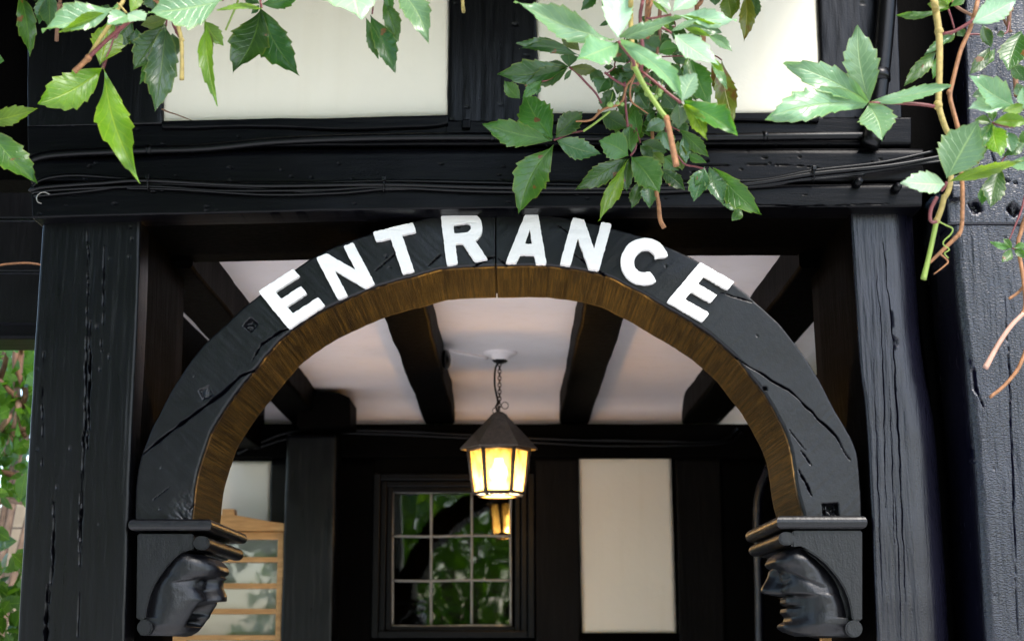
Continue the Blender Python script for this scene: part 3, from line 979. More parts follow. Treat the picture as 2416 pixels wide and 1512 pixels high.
def build_letter(idx, ch, bl, br, tl):
    Yl = YA - 0.001
    o, ex, ey = [P(*q, Yl)[[0, 2]] for q in (bl, br, tl)]
    ex, ey = ex - o, ey - o
    cu = bpy.data.curves.new('letter', 'CURVE')
    cu.dimensions = '2D'
    cu.fill_mode = 'BOTH'
    cu.extrude = 0.0075
    cu.bevel_depth = 0.0006
    cu.bevel_resolution = 1
    rnd = np.random.RandomState(idx * 7 + 3)
    for loop in LET[ch]:
        pts = []
        for k in range(len(loop)):
            p, q = np.array(loop[k]), np.array(loop[(k + 1) % len(loop)])
            L = np.linalg.norm(q - p)
            ns = max(1, int(L / 0.05))
            # soften the corner, then walk the side
            for t in np.linspace(0, 1, ns, endpoint=False):
                pts.append(p + (q - p) * t)
        pts = np.array(pts)
        pts = (np.roll(pts, 1, 0) + 6 * pts + np.roll(pts, -1, 0)) / 8
        pts += rnd.normal(0, 0.0035, pts.shape)
        sp = cu.splines.new('POLY')
        sp.points.add(len(pts) - 1)
        for k, (u, v) in enumerate(pts):
            w = o + ex * u + ey * v
            sp.points[k].co = (w[0], w[1], 0, 1)
        sp.use_cyclic_u = True
    ob = bpy.data.objects.new('tmp', cu)
    COL.objects.link(ob)
    bpy.context.view_layer.update()
    me = bpy.data.meshes.new_from_object(ob.evaluated_get(bpy.context.evaluated_depsgraph_get()))
    V = np.array([v.co[:] for v in me.vertices])
    Fc = [list(f.vertices) for f in me.polygons]
    bpy.data.objects.remove(ob)
    bpy.data.curves.remove(cu)
    bpy.data.meshes.remove(me)
    W = np.stack([V[:, 0], Yl - 0.006 - V[:, 2], V[:, 1]], 1)
    W[:, 1] += 0.0006 * vnoise(W[:, 0] * 90, W[:, 2] * 90, 0, idx)
    return mk('letter', W, Fc, M['white'], arch, smooth=False, recalc=True, label='raised white capital letter ' + ch)


for i, (ch, bl, br, tl) in enumerate(WORD):
    build_letter(i, ch, bl, br, tl)

# ------------------------------------------------------------------ corbels with carved heads
def extrude_xz(name, poly, y0, y1, mat, parent, bev=0.002, smooth=False, **props):
    bm = bmesh.new()
    vs = [bm.verts.new((x, y0, z)) for x, z in poly]
    f = bm.faces.new(vs)
    r = bmesh.ops.extrude_face_region(bm, geom=[f])
    for v in r['geom']:
        if isinstance(v, bmesh.types.BMVert):
            v.co.y = y1
    bmesh.ops.recalc_face_normals(bm, faces=bm.faces)
    if bev:
        bmesh.ops.bevel(bm, geom=[e for e in bm.edges if len(e.link_faces) == 2 and e.calc_face_angle() > 0.5], offset=bev, segments=2, affect='EDGES')
    bm.verts.ensure_lookup_table()
    V = [tuple(v.co) for v in bm.verts]
    for i, v in enumerate(bm.verts):
        v.index = i
    Fc = [[v.index for v in f.verts] for f in bm.faces]
    bm.free()
    return mk(name, V, Fc, mat, parent, smooth=smooth, **props)


def corbel(side, label):
    z = 'HL' if side == 'L' else 'HR'
    sg = 1 if side == 'L' else -1
    YC = 3.245                       # block face
    Yb = 3.66
    q = lambda x, y, Y=YC: P(*zone(z, x, y), Y)[[0, 2]]
    c0 = P(*zone(z, 95 if side == 'L' else 1365, 1450), 3.45)
    t = thing('carved_corbel', label, 'corbel', tuple(c0), 'carved head corbels under the arch')
    # cap moulding: bullnose slab
    if side == 'L':
        x0, x1, zt, zb = q(30, 200)[0], q(945, 200)[0], q(300, 137)[1], q(300, 268)[1]
    else:
        x0, x1, zt, zb = q(1392, 200)[0], q(398, 200)[0], q(900, 100)[1], q(900, 250)[1]
    hh = (zt - zb) / 2
    prof = [(-hh * 0.35, hh), (0, hh)] + [(hh * 0.75 * math.sin(a), hh * math.cos(a)) for a in np.linspace(0, math.pi, 9)[1:-1]] + [(0, -hh), (-hh * .35, -hh)]
    zc = (zt + zb) / 2
    V, rings = [], []
    xa, xb = min(x0, x1) + hh * .6, max(x0, x1) - hh * .6
    ya, yb = YC - 0.012 + hh * .6, Yb + 0.01 - hh * .6
    for off, dz in prof:
        rings.append(len(V))
        for (cx_, cy_, sx, sy) in ((xa, ya, -1, -1), (xb, ya, 1, -1), (xb, yb, 1, 1), (xa, yb, -1, 1)):
            V.append((cx_ + sx * off, cy_ + sy * off, zc + dz))
    Fc = []
    for k in range(len(prof) - 1):
        for j in range(4):
            a0, a1 = rings[k] + j, rings[k] + (j + 1) % 4
            Fc.append([a0, a1, rings[k + 1] + (j + 1) % 4, rings[k + 1] + j])
    Fc += [[0, 1, 2, 3], [rings[-1] + k for k in (3, 2, 1, 0)]]
    mk('cap_moulding', V, Fc, M['blk_carve'], t, smooth=False, recalc=True)
    # spandrel block with its hollow arc
    if side == 'L':
        arcp = [(700, 482), (600, 512), (520, 580), (440, 668), (360, 775), (295, 880), (250, 985), (222, 1090), (204, 1180), (196, 1262)]
        back, top = 92, 300
        poly = [q(back + 12, top), q(735, top), q(735, 482)] + [q(*p_) for p_ in arcp] + [q(100, 1262), q(back, 1262)]
        sc, sr = (830, 405), (95, 78)
        bs, br_ = (188, 1358), 88
    else:
        arcp = [(560, 432), (660, 452), (760, 500), (860, 565), (950, 640), (1030, 730), (1100, 820), (1160, 920), (1205, 1030), (1232, 1140), (1252, 1275)]
        back, top = 1362, 265
        poly = [q(back, top), q(575, top), q(575, 432)] + [q(*p_) for p_ in arcp] + [q(back, 1275)]
        sc, sr = (505, 355), (92, 74)
        bs, br_ = (1268, 1370), 96
    extrude_xz('spandrel_block', poly, YC, Yb, M['blk_carve'], t, 0.0025)
    if side == 'L':
        core = [q(back, 300), q(700, 300), q(640, 520), q(420, 720), q(260, 1000), q(210, 1300), q(230, 1440), q(back + 5, 1440)]
    else:
        core = [q(back, 270), q(600, 270), q(640, 470), q(900, 620), q(1120, 900), q(1210, 1200), q(1230, 1400), q(1180, 1450), q(back, 1450)]
    extrude_xz('core', core, YC + 0.03, Yb - 0.01, M['blk_carve'], t, 0)
    # upper scroll: a stadium-shaped roll that runs back into the porch
    st = [q(sc[0] + sr[0] * math.cos(a) * (1 if abs(math.cos(a)) < 2 else 1), sc[1] + sr[1] * math.sin(a)) for a in np.linspace(0, 2 * math.pi, 28, endpoint=False)]
    o_ = 55 if side == 'L' else -55
    st = [q(sc[0] + (sr[1] * math.cos(a)) + (14 if math.cos(a) > 0 else -14), sc[1] + sr[1] * math.sin(a)) for a in np.linspace(0, 2 * math.pi, 28, endpoint=False)]
    extrude_xz('upper_scroll', st, YC - 0.004, Yb, M['blk_carve'], t, 0.003)
    st = [q(bs[0] + br_ * math.cos(a), bs[1] + br_ * math.sin(a)) for a in np.linspace(0, 2 * math.pi, 28, endpoint=False)]
    extrude_xz('lower_scroll', st, YC - 0.002, Yb, M['blk_carve'], t, 0.003)
    # the head: rows of rounded-square sections facing into the opening, with brow, sockets, nose and mouth
    if side == 'L':
        tab = [(470, 560), (520, 790), (580, 920), (650, 985), (710, 1000), (765, 960), (795, 870), (900, 850), (1000, 850), (1045, 860), (1075, 850), (1150, 800), (1250, 735), (1330, 680), (1400, 625), (1445, 540)]
        back_u = [(470, 520), (560, 420), (700, 300), (900, 190), (1100, 140), (1262, 130), (1445, 130)]
        brow_line = ((1000, 765), (470, 842))
        nose = (770, 1042, 0.020, 0.027)
        mouth = 'open'
        y_eye, y_m0, y_m1 = 862, 1062, 1335
    else:
        tab = [(430, 640), (480, 500), (540, 430), (600, 395), (640, 400), (670, 440), (800, 450), (900, 470), (970, 500), (985, 640), (1010, 690), (1100, 690), (1180, 690), (1250, 670), (1310, 635), (1360, 610), (1420, 640), (1452, 760)]
        back_u = [(430, 700), (560, 850), (700, 1000), (900, 1130), (1100, 1200), (1275, 1230), (1452, 1230)]
        brow_line = ((420, 655), (990, 915))
        nose = (680, 985, 0.012, 0.034)
        mouth = 'lips'
        y_eye, y_m0, y_m1 = 780, 995, 1290
    nr, nc = 130, 110
    ty = np.array([k[0] for k in tab]); tx = np.array([k[1] for k in tab])
    by = np.array([k[0] for k in back_u]); bx = np.array([k[1] for k in back_u])
    rows = np.linspace(ty[0], ty[-1], nr)
    cxs = np.interp(rows, ty, tx)
    k_ = np.array([1, 2, 3, 2, 1.]); k_ /= k_.sum()
    cxs = np.convolve(np.pad(cxs, 2, 'edge'), k_, 'valid')
    bxs = np.interp(rows, by, bx)
    mpp = abs(q(1000, 1000)[0] - q(0, 1000)[0]) / 1000.0
    Yh0, Yh1 = YC + 0.012, YC + 0.205
    ym, hw = (Yh0 + Yh1) / 2, (Yh1 - Yh0) / 2
    th = np.linspace(-math.pi / 2, math.pi / 2, nc)
    V = np.zeros((nr, nc, 3))
    for r in range(nr):
        yy = rows[r]
        xb_ = q(bxs[r], yy)[0]
        xf_ = q(cxs[r], yy)[0]
        zz = q(0, yy)[1]
        U = abs(xf_ - xb_)
        e = 2 / 4.6
        cu_ = np.abs(np.cos(th)) ** e
        su_ = np.sign(np.sin(th)) * np.abs(np.sin(th)) ** e
        inset = hw * 0.0
        # sections narrow a little at crown and chin
        endk = 1 - 0.10 * (1 - sstep(0, 0.16, (yy - ty[0]) / (ty[-1] - ty[0]))) - 0.12 * sstep(0.86, 1.0, (yy - ty[0]) / (ty[-1] - ty[0]))
        y = ym + su_ * hw * endk
        u = U * cu_
        yp = (y - ym) / hw
        dz = np.zeros(nc)
        # nose
        n0, n1, h0, h1 = nose
        tn = (yy - n0) / (n1 - n0)
        if -0.05 < tn < 1.04:
            hN = (h0 + (h1 - h0) * np.clip(tn / .8, 0, 1) ** (1.2 if side == 'L' else .75)) * (1 - (.35 if side == 'R' else .1) * sstep(.82, 1.0, tn)) * (1 - sstep(1.0, 1.04, tn)) * sstep(-0.05, 0.06, tn)
            wN = (0.26 if side == 'L' else 0.17) + 0.14 * np.clip(tn, 0, 1)
            u = u + hN * np.exp(-(np.abs(yp) / wN) ** (6 if side == 'L' else 3.2))
            u = u - 0.006 * np.exp(-((np.abs(yp) - wN * 1.35) / 0.09) ** 2) * np.clip(tn * 1.5, 0, 1)
        # eye sockets and eyeballs on either side of the nose
        de = (yy - y_eye) * mpp
        for s_ in (-1, 1):
            yc_ = s_ * 0.56
            dd = np.hypot((yp - yc_) * hw * 0.75, de * 1.4)
            u = u - 0.018 * np.exp(-(dd / 0.026) ** 2.5) + 0.014 * np.exp(-(dd / 0.014) ** 3) - 0.007 * np.exp(-(dd / 0.004) ** 2)
            lid = np.abs(de - 0.010 + 0.9 * ((yp - yc_) * hw) ** 2 * 12)
            u = u + 0.004 * np.exp(-(lid / 0.003) ** 2) * np.exp(-((yp - yc_) / 0.26) ** 4)
        # brow cleft in the forehead
        if yy < n0 + 10:
            u = u - 0.008 * np.exp(-(yp / 0.10) ** 2) * sstep(ty[0] + 100, n0, yy)
        # mouth
        tm = (yy - y_m0) / (y_m1 - y_m0)
        if mouth == 'open' and -0.05 < tm < 1.08:
            d_ = 0.046 * (1 - (np.clip(abs(tm - 0.50) / 0.54, 0, 1)) ** 4)
            u = u - d_ * np.exp(-(np.abs(yp + .12) / 0.60) ** 7)
            u = u + 0.022 * np.exp(-(np.abs(yp) / 0.5) ** 4) * np.exp(-((tm - 0.62) / 0.13) ** 2)
        if mouth == 'lips' and -0.02 < tm < 1.4:
            lip = np.interp(tm, [-0.02, 0.03, 0.25, 0.34, 0.40, 0.47, 0.62, 0.80, 0.98, 1.10, 1.22, 1.4], [0.0, 0.022, 0.024, 0.018, 0.004, 0.022, 0.024, 0.012, 0.010, 0.018, 0.016, 0.006])
            u = u + lip * np.exp(-(np.abs(yp) / 0.62) ** 6)
        # cheek side: brow stands proud of a slanting groove, hollow below it
        (gx0, gy0), (gx1, gy1) = brow_line
        xpix = bxs[r] + (cxs[r] - bxs[r]) * np.clip(u / max(U, 1e-6), 0, 1)
        gl = gy0 + (gy1 - gy0) * (xpix - gx0) / (gx1 - gx0)
        tt = np.clip((xpix - gx0) / (gx1 - gx0), 0, 1)
        side_w = sstep(0.75, 0.98, np.abs(yp)) * (1 - sstep(0.85, 1.0, tt))
        dd = (yy - gl) * mpp
        cut = (0.013 * (1 - tt) + 0.003) * np.where(dd > 0, np.exp(-dd / 0.014), 0) * sstep(-0.001, 0.002, dd)
        y = y - np.sign(yp) * cut * side_w
        # round the cheek towards the back arc and the jaw
        fr = np.clip(u / max(U, 1e-6), 0, 1)
        y = y - np.sign(yp) * 0.020 * (1 - sstep(0.0, 0.28, fr)) * (np.abs(yp) > .3) * (1 if yy < 1240 else 0.2)
        y = y - np.sign(yp) * 0.006 * sstep(0.6, 0.95, np.abs(yp)) * (0.5 - 0.5 * np.cos(fr * 6.28)) * -1
        xx = xb_ + sg * u
        V[r, :, 0] = xx
        V[r, :, 1] = y + 0.0017 * fbm(xx * 40, zz * 40, y * 20, 5, 3)
        V[r, :, 2] = zz
    Fc = grid_faces(nr, nc).tolist()
    # close crown and chin
    Fc.append([k for k in range(nc)])
    Fc.append([(nr - 1) * nc + k for k in range(nc)][::-1])
    mk('carved_head', V.reshape(-1, 3), Fc, M['blk_carve'], t, recalc=True)
    return t


corbel('L', 'carved black corbel head with an open mouth, in front of the oak notice board')
corbel('R', 'carved black corbel head with hooked nose and closed lips, beside the rounded post')

# ------------------------------------------------------------------ cables and conduit on the front
cond = thing('conduit_pipe', 'thick black conduit pipe running along the rail under the cream panels', 'pipe', tuple(P(1200, 325, 3.2)))
cp = [(60, 384), (120, 366), (300, 356), (480, 350), (650, 334), (850, 326), (1100, 323), (1300, 325), (1600, 325), (1900, 322), (2085, 320)]
tube('pipe', [P(x, y, 3.213) for x, y in cp], 0.0095, M['cable'], cond, 12, 160)
for x, y in ((352, 354), (1162, 323), (1805, 322)):
    c = P(x, y, 3.213)
    tube('clip', [c - [0.005, 0, 0], c + [0.005, 0, 0]], 0.0115, M['cable'], cond, 12, 3, False)
rnd = random.Random(5)
CB = [[(70, 452), (95, 425), (170, 413), (290, 420), (420, 430), (700, 432), (905, 428), (1200, 432), (1500, 437), (1700, 428), (1800, 424), (1920, 404), (2080, 384), (2200, 358)],
      [(74, 448), (110, 440), (240, 432), (352, 426), (600, 438), (905, 434), (1150, 441), (1500, 444), (1750, 435), (1918, 411), (2100, 391), (2230, 368)],
      [(76, 455), (150, 446), (352, 440), (520, 450), (760, 447), (905, 441), (1150, 452), (1500, 451), (1750, 442), (1918, 420), (2080, 402), (2230, 374)],
      [(80, 462), (200, 450), (352, 434), (560, 442), (760, 455), (905, 447), (1200, 446), (1500, 455), (1800, 440), (1918, 416), (2100, 396), (2230, 380)],
      [(300, 444), (420, 447), (620, 458), (800, 455), (1000, 440), (1300, 449), (1600, 446), (1918, 424), (2040, 410)]]
CBL = ['thinnest-looking top black cable arching over the cable bundle beside the dark recess', 'black cable second from top in the tied bundle on the lintel', 'glossy black cable along the middle of the tied bundle on the lintel',
       'black cable sagging lowest in the tied bundle on the lintel', 'short loose black cable woven under the tied bundle on the lintel']
for k, c in enumerate(CB):
    Yk = 3.190 - 0.004 * (k % 2) + 0.002 * k * (k % 3 == 0)
    pts = [P(x, y + rnd.uniform(-1, 1), Yk) for x, y in c]
    if k < 4:
        pts[-1] = P(*c[-1], 3.20)
    o = tube('power_cable', pts, [0.0042, 0.0050, 0.0036, 0.0034, 0.0030][k], M['cable'], None, 8, 220, label=CBL[k], category='cable', group='cables tied along the lintel')
    if k == 1:
        for x, y in ((352, 432), (907, 436), (1918, 412)):
            cc = P(x, y, 3.190)
            pts2 = [cc + [0, 0.013 * math.cos(a) - 0.003, 0.017 * math.sin(a)] for a in np.linspace(0, 2 * math.pi, 15)]
            tube('cable_tie', pts2, 0.0017, M['cable'], o, 5, 30)
            box('tie_head', cc + [-0.004, -0.021, 0.004], cc + [0.004, -0.013, 0.013], M['cable'], o, 0.001)
h = [P(*zone('Z4', x, y), 3.17) for x, y in ((290, 25), (262, 12), (256, -20), (275, -45), (310, -55), (345, -40))]
tube('wire_hook', h, 0.0013, M['lead'], None, 6, 24, label='tiny curled bright wire hooked on the lintel end', category='wire')
tw = [P(*zone('L1', x, y), 3.225) for x, y in ((1830, 1235), (1905, 1270), (2000, 1300), (2170, 1365))]
tube('dry_twig', tw, [0.002, 0.0008], M['bark'], None, 5, 20, label='thin dry twig stuck against the cream panel corner', category='twig')
# drainpipe in the shade beside the stud
dp = thing('drainpipe', 'black drainpipe in deep shade beside the end stud of the facade', 'drainpipe', tuple(P(2080, 200, 3.3)))
tube('pipe', [P(2108, -420, 3.20), P(2092, 0, 3.20), P(2062, 300, 3.20), P(2050, 345, 3.20)], 0.021, M['cable'], dp, 14, 40)
c = P(2075, 180, 3.20)
tube('collar', [c - [0.001, 0, -0.012], c + [-0.001, 0, -0.012]], 0.0245, M['cable'], dp, 14, 3, False)

# ------------------------------------------------------------------ porch inside
ZC, YB = 2.57, 6.25
inside = thing('porch_interior', 'dim porch interior with pinkish white ceiling between dark beams and plaster wall panels', 'porch interior', (0, 5, 0))
# ceiling plaster with a cove down to the back wall
prof = [(3.60, ZC), (4.5, ZC), (5.3, ZC), (5.95, ZC), (6.05, ZC - 0.002), (6.14, ZC - 0.010), (6.20, ZC - 0.030), (6.232, ZC - 0.06), (6.24, ZC - 0.14)]
prof = resample(prof, 60, False)
xs = np.linspace(-1.03, 1.2, 60)
V = np.array([(x, y, z + 0.003 * float(fbm(x * 3, y * 3, 0, 3))) for y, z in prof for x in xs])
mk('ceiling_plaster', V, grid_faces(60, 60), M['ceil'], inside)
box('ceiling_boards', (-1.05, 3.61, ZC + 0.02), (1.25, 6.4, ZC + 0.08), M['blk_in'], inside, 0)


def joist(xa, ya, xb, yb, zb=2.474, y0=3.60, y1=6.26, seed=0):
    """ceiling joist between two survey points on its underside edges"""
    X0, X1 = PZ(xa, ya, zb)[0], PZ(xb, yb, zb)[0]
    n = 90
    ys = np.linspace(y0, y1, n)
    V = []
    w0 = 0.006 * fbm(ys * 4, 0.2, 0, seed, 4)
    w1 = 0.006 * fbm(ys * 4, 7.2, 0, seed, 4)
    for i in range(n):
        a, b_ = X0 + w0[i], X1 + w1[i]
        r = 0.008
        V += [(a, ys[i], ZC + .015), (a, ys[i], zb + r), (a + r * .4, ys[i], zb + r * .3), (a + r, ys[i], zb), (b_ - r, ys[i], zb), (b_ - r * .4, ys[i], zb + r * .3), (b_, ys[i], zb + r), (b_, ys[i], ZC + .015)]
    Fc = grid_faces(n, 8, True).tolist() + [list(range(8)), [(n - 1) * 8 + k for k in range(8)][::-1]]
    return mk('ceiling_joist', V, Fc, M['blk_in'], inside, smooth=False, recalc=True)


joist(905, 750, 1008, 740, seed=1)
joist(1374, 740, 1470, 762, seed=2)
joist(1842, 690, 1990, 690, seed=3)
joist(380, 690, 500, 690, seed=4)
# side plates and walls
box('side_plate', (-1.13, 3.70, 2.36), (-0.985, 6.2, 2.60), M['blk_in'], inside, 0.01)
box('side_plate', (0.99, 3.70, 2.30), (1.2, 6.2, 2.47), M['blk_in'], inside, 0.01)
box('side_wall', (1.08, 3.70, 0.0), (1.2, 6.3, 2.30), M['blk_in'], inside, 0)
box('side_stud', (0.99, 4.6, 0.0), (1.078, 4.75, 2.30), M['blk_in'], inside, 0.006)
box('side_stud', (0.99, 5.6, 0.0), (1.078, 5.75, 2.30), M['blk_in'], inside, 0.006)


def back(name, px0, px1, py0, py1, Y, dep, mat, seed=0, m=16, n=80, floor=False, r=0.006, parent=inside, grain='z'):
    t0, t1 = P(px0, py0, Y), P(px1, py0, Y)
    z1 = 0.0 if floor else P(px0, py1, Y)[2]
    zz = np.linspace(t0[2], z1, n)
    A = np.stack([np.full(n, t0[0]) + 0.003 * fbm(zz * 9, .2, 0, seed), zz], 1)
    B = np.stack([np.full(n, t1[0]) + 0.003 * fbm(zz * 9, 7.2, 0, seed), zz], 1)
    return slab(name, A, B, Y, dep, mat, parent, r, r, m, 2, timber_disp(Y, grain, 0.001, seed=seed, low=0.003))


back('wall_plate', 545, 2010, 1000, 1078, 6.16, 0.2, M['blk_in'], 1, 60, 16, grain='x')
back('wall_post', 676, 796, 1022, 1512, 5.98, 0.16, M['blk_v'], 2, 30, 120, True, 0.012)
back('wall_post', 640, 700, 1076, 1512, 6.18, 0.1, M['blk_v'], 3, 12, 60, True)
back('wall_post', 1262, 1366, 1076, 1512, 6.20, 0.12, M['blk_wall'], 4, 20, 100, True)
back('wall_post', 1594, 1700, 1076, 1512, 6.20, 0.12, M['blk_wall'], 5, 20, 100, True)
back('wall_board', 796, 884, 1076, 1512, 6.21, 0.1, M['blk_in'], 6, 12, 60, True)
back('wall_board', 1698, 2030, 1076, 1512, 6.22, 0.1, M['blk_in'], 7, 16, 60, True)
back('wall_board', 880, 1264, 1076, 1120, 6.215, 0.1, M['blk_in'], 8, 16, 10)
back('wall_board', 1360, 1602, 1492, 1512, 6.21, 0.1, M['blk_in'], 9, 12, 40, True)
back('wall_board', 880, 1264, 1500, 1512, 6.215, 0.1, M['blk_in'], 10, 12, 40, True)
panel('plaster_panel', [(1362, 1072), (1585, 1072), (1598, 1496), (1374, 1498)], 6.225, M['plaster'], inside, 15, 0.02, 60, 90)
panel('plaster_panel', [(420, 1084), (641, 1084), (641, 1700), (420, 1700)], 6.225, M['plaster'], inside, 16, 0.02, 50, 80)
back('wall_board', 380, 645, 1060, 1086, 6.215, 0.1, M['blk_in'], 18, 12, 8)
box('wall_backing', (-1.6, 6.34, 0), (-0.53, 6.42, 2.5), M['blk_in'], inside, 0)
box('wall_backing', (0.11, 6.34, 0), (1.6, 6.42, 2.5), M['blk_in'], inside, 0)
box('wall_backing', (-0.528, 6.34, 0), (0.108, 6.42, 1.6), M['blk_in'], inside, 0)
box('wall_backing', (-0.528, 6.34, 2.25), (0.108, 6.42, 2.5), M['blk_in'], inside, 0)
# bracket block at the head of the lit post
t0, t1 = P(690, 925, 5.95), P(828, 1004, 5.95)
bp_ = [P(700, 922, 5.9), P(735, 924, 5.9), P(800, 926, 5.9), P(826, 938, 5.9), P(826, 1004, 5.9), P(700, 1008, 5.9)]
extrude_xz('bracket_block', [(p_[0], p_[2]) for p_ in bp_], 5.9, 6.15, M['blk_in'], inside, 0.003)
# dark room behind the window
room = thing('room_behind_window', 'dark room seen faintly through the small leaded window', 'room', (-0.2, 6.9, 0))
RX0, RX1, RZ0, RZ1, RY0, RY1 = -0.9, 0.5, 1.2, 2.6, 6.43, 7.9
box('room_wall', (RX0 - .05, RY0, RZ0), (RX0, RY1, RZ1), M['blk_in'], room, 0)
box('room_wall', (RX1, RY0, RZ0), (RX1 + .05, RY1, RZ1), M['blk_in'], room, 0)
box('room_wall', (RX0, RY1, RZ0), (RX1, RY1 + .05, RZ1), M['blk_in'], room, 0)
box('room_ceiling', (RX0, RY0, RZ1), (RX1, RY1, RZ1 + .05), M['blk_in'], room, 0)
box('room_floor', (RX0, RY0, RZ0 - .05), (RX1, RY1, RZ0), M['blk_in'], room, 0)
# window ------------------------------------------------------------------
win = thing('leaded_window', 'small black casement window with nine leaded panes reflecting green garden', 'window', tuple(P(1070, 1500, 6.25)))


def frame_rect(name, x0, x1, y0, y1, w, Y, dep, mat, parent, r=0.004):
    """mitred-looking frame: four butted members; w in survey px"""
    c0, c1 = P(x0, y0, Y), P(x1, y1, Y)
    wm = w * abs(P(1001, 1200, Y)[0] - P(1000, 1200, Y)[0])
    box(name, (c0[0], Y, c1[2]), (c0[0] + wm, Y + dep, c0[2]), mat, parent, r)
    box(name, (c1[0] - wm, Y, c1[2]), (c1[0], Y + dep, c0[2]), mat, parent, r)
    box(name, (c0[0] + wm, Y + .002, c0[2] - wm), (c1[0] - wm, Y + dep, c0[2]), mat, parent, r)
    box(name, (c0[0] + wm, Y + .002, c1[2]), (c1[0] - wm, Y + dep, c1[2] + wm), mat, parent, r)


frame_rect('casing', 882, 1262, 1116, 1504, 16, 6.19, 0.08, M['blk_h'], win)
frame_rect('frame', 899, 1244, 1134, 1500, 14, 6.215, 0.09, M['blk_h'], win)
frame_rect('sash', 914, 1228, 1148, 1490, 13, 6.232, 0.06, M['blk_h'], win)
gx, gy = [926, 1017, 1113, 1205], [1160, 1264, 1369, 1476]
Yg = 6.255
rg = random.Random(3)
for i in range(3):
    for j in range(3):
        c = [P(gx[j], gy[i], Yg), P(gx[j + 1], gy[i], Yg), P(gx[j + 1], gy[i + 1], Yg), P(gx[j], gy[i + 1], Yg)]
        cc = sum(c) / 4
        ax, az = rg.uniform(-.004, .004), rg.uniform(-.004, .004)
        V = []
        for p_ in c:
            d = p_ - cc
            V.append(p_ + [0, d[0] * ax + d[2] * az - 0.0215 * (p_[0] - P(1065, 1300, Yg)[0]), 0])
        V = V + [v + np.array([0, 0.003, 0]) for v in V]
        mk('pane', V, [[3, 2, 1, 0], [4, 5, 6, 7], [0, 1, 5, 4], [1, 2, 6, 5], [2, 3, 7, 6], [3, 0, 4, 7]], M['glass'], win, smooth=False)
for x in gx:
    tube('lead_came', [P(x, gy[0], Yg - .001), P(x + rg.uniform(-1, 1), gy[1], Yg - .001), P(x, gy[2], Yg - .001), P(x, gy[3], Yg - .001)], 0.0062, M['lead'], win, 6, 20)
for y in gy:
    tube('lead_came', [P(gx[0], y, Yg - .003), P(gx[1], y + 1, Yg - .003), P(gx[2], y - 1, Yg - .003), P(gx[3], y, Yg - .003)], 0.0055, M['lead'], win, 6, 20)
c = [P(*zone('D', x / 1, y / 1), 6.30) for x, y in ((1, 1),)]
hk = [P(994 + dx, 1440 + dy, 6.27) for dx, dy in ((-8, 0), (-8, -10), (0, -15), (8, -10), (8, 0), (2, 12), (4, 24))]
tube('catch', hk, 0.0022, M['iron'], win, 6, 24)

# oak notice board ------------------------------------------------------------
nb = thing('notice_board', 'honey oak gabled notice board with horizontal rails behind the open-mouthed corbel', 'notice board', tuple(P(540, 1512, 6.0) - np.array([0, 0, 0.3])))
YN = 6.02


def nb_rail(name, x0, x1, y0, y1, Y=YN, dep=0.03, mat='oak', bev=0.003):
    a, b_ = P(x0, y0, Y), P(x1, y1, Y)
    return box(name, (min(a[0], b_[0]), Y, min(a[2], b_[2])), (max(a[0], b_[0]), Y + dep, max(a[2], b_[2])), M[mat], nb, bev)


nb_rail('stile', 656, 673, 1254, 1800)
nb_rail('stile', 410, 427, 1254, 1800)
nb_rail('top_rail', 427, 656, 1254, 1272, YN + .001)
for k, y in enumerate((1313, 1375, 1435, 1497, 1558, 1620, 1680)):
    nb_rail('rail', 428, 655, y, y + 13, YN + .003, 0.024)
gp = [P(404, 1252, YN - .01), P(404, 1236, YN - .01), P(430, 1232, YN - .01), P(524, 1214, YN - .01), P(524, 1200, YN - .01), P(553, 1200, YN - .01), P(553, 1214, YN - .01), P(640, 1230, YN - .01), P(671, 1234, YN - .01), P(674, 1252, YN - .01)]
extrude_xz('gable_head', [(p_[0], p_[2]) for p_ in gp], YN - 0.012, YN + 0.05, M['oak'], nb, 0.002)
nb_rail('glazing', 427, 656, 1272, 1790, YN + .030, 0.004, 'glass', 0)
nb_rail('backing_sheet', 427, 656, 1272, 1790, YN + .045, 0.01, 'ceil', 0)
nb_rail('back_board', 412, 671, 1256, 1795, YN + .056, 0.02, 'oak', 0)
nr = thing('wall_notice', 'small honey oak notice frame top just below the hook-nosed corbel', 'notice', tuple(P(1955, 1600, 4.6)))
a, b_ = P(1938, 1503, 4.6), P(1972, 1640, 4.6)
box('stile', (a[0], 4.6, b_[2]), (b_[0], 4.63, a[2]), M['oak'], nr, 0.003)
box('rail', (b_[0] + 0.001, 4.602, a[2] - .04), (b_[0] + 0.12, 4.63, a[2]), M['oak'], nr, 0.003)

# pipe on the dark side of the porch and thin wires along the wall plate
pp = [P(1816, 1100, 5.6), P(1806, 1126, 5.6), P(1793, 1160, 5.6), P(1788, 1220, 5.6), P(1792, 1400, 5.6), P(1797, 1700, 5.6)]
pp.append(np.array([pp[-1][0], 5.6, 0.02]))
tube('wall_pipe', pp, 0.017, M['blk_gloss'], None, 12, 90, label='slim black pipe with bent top rising in the dark side of the porch', category='pipe')
for k, w in enumerate(([(560, 1070), (610, 1046), (680, 1020), (760, 1014), (1000, 1020), (1250, 1034), (1500, 1040), (1690, 1040), (1740, 1010)],
                       [(600, 1058), (700, 1030), (820, 1022), (1080, 1032), (1300, 1046), (1480, 1052), (1700, 1046), (1752, 1020)])):
    tube('interior_wire', [P(x, y, 6.13 - .01 * k) for x, y in w], 0.006 - .001 * k, M['cable'], None, 6, 90,
         label=['thicker dark wire drooping along the wall plate behind the lantern', 'thinner dark wire drooping lower along the wall plate behind the lantern'][k], category='wire')

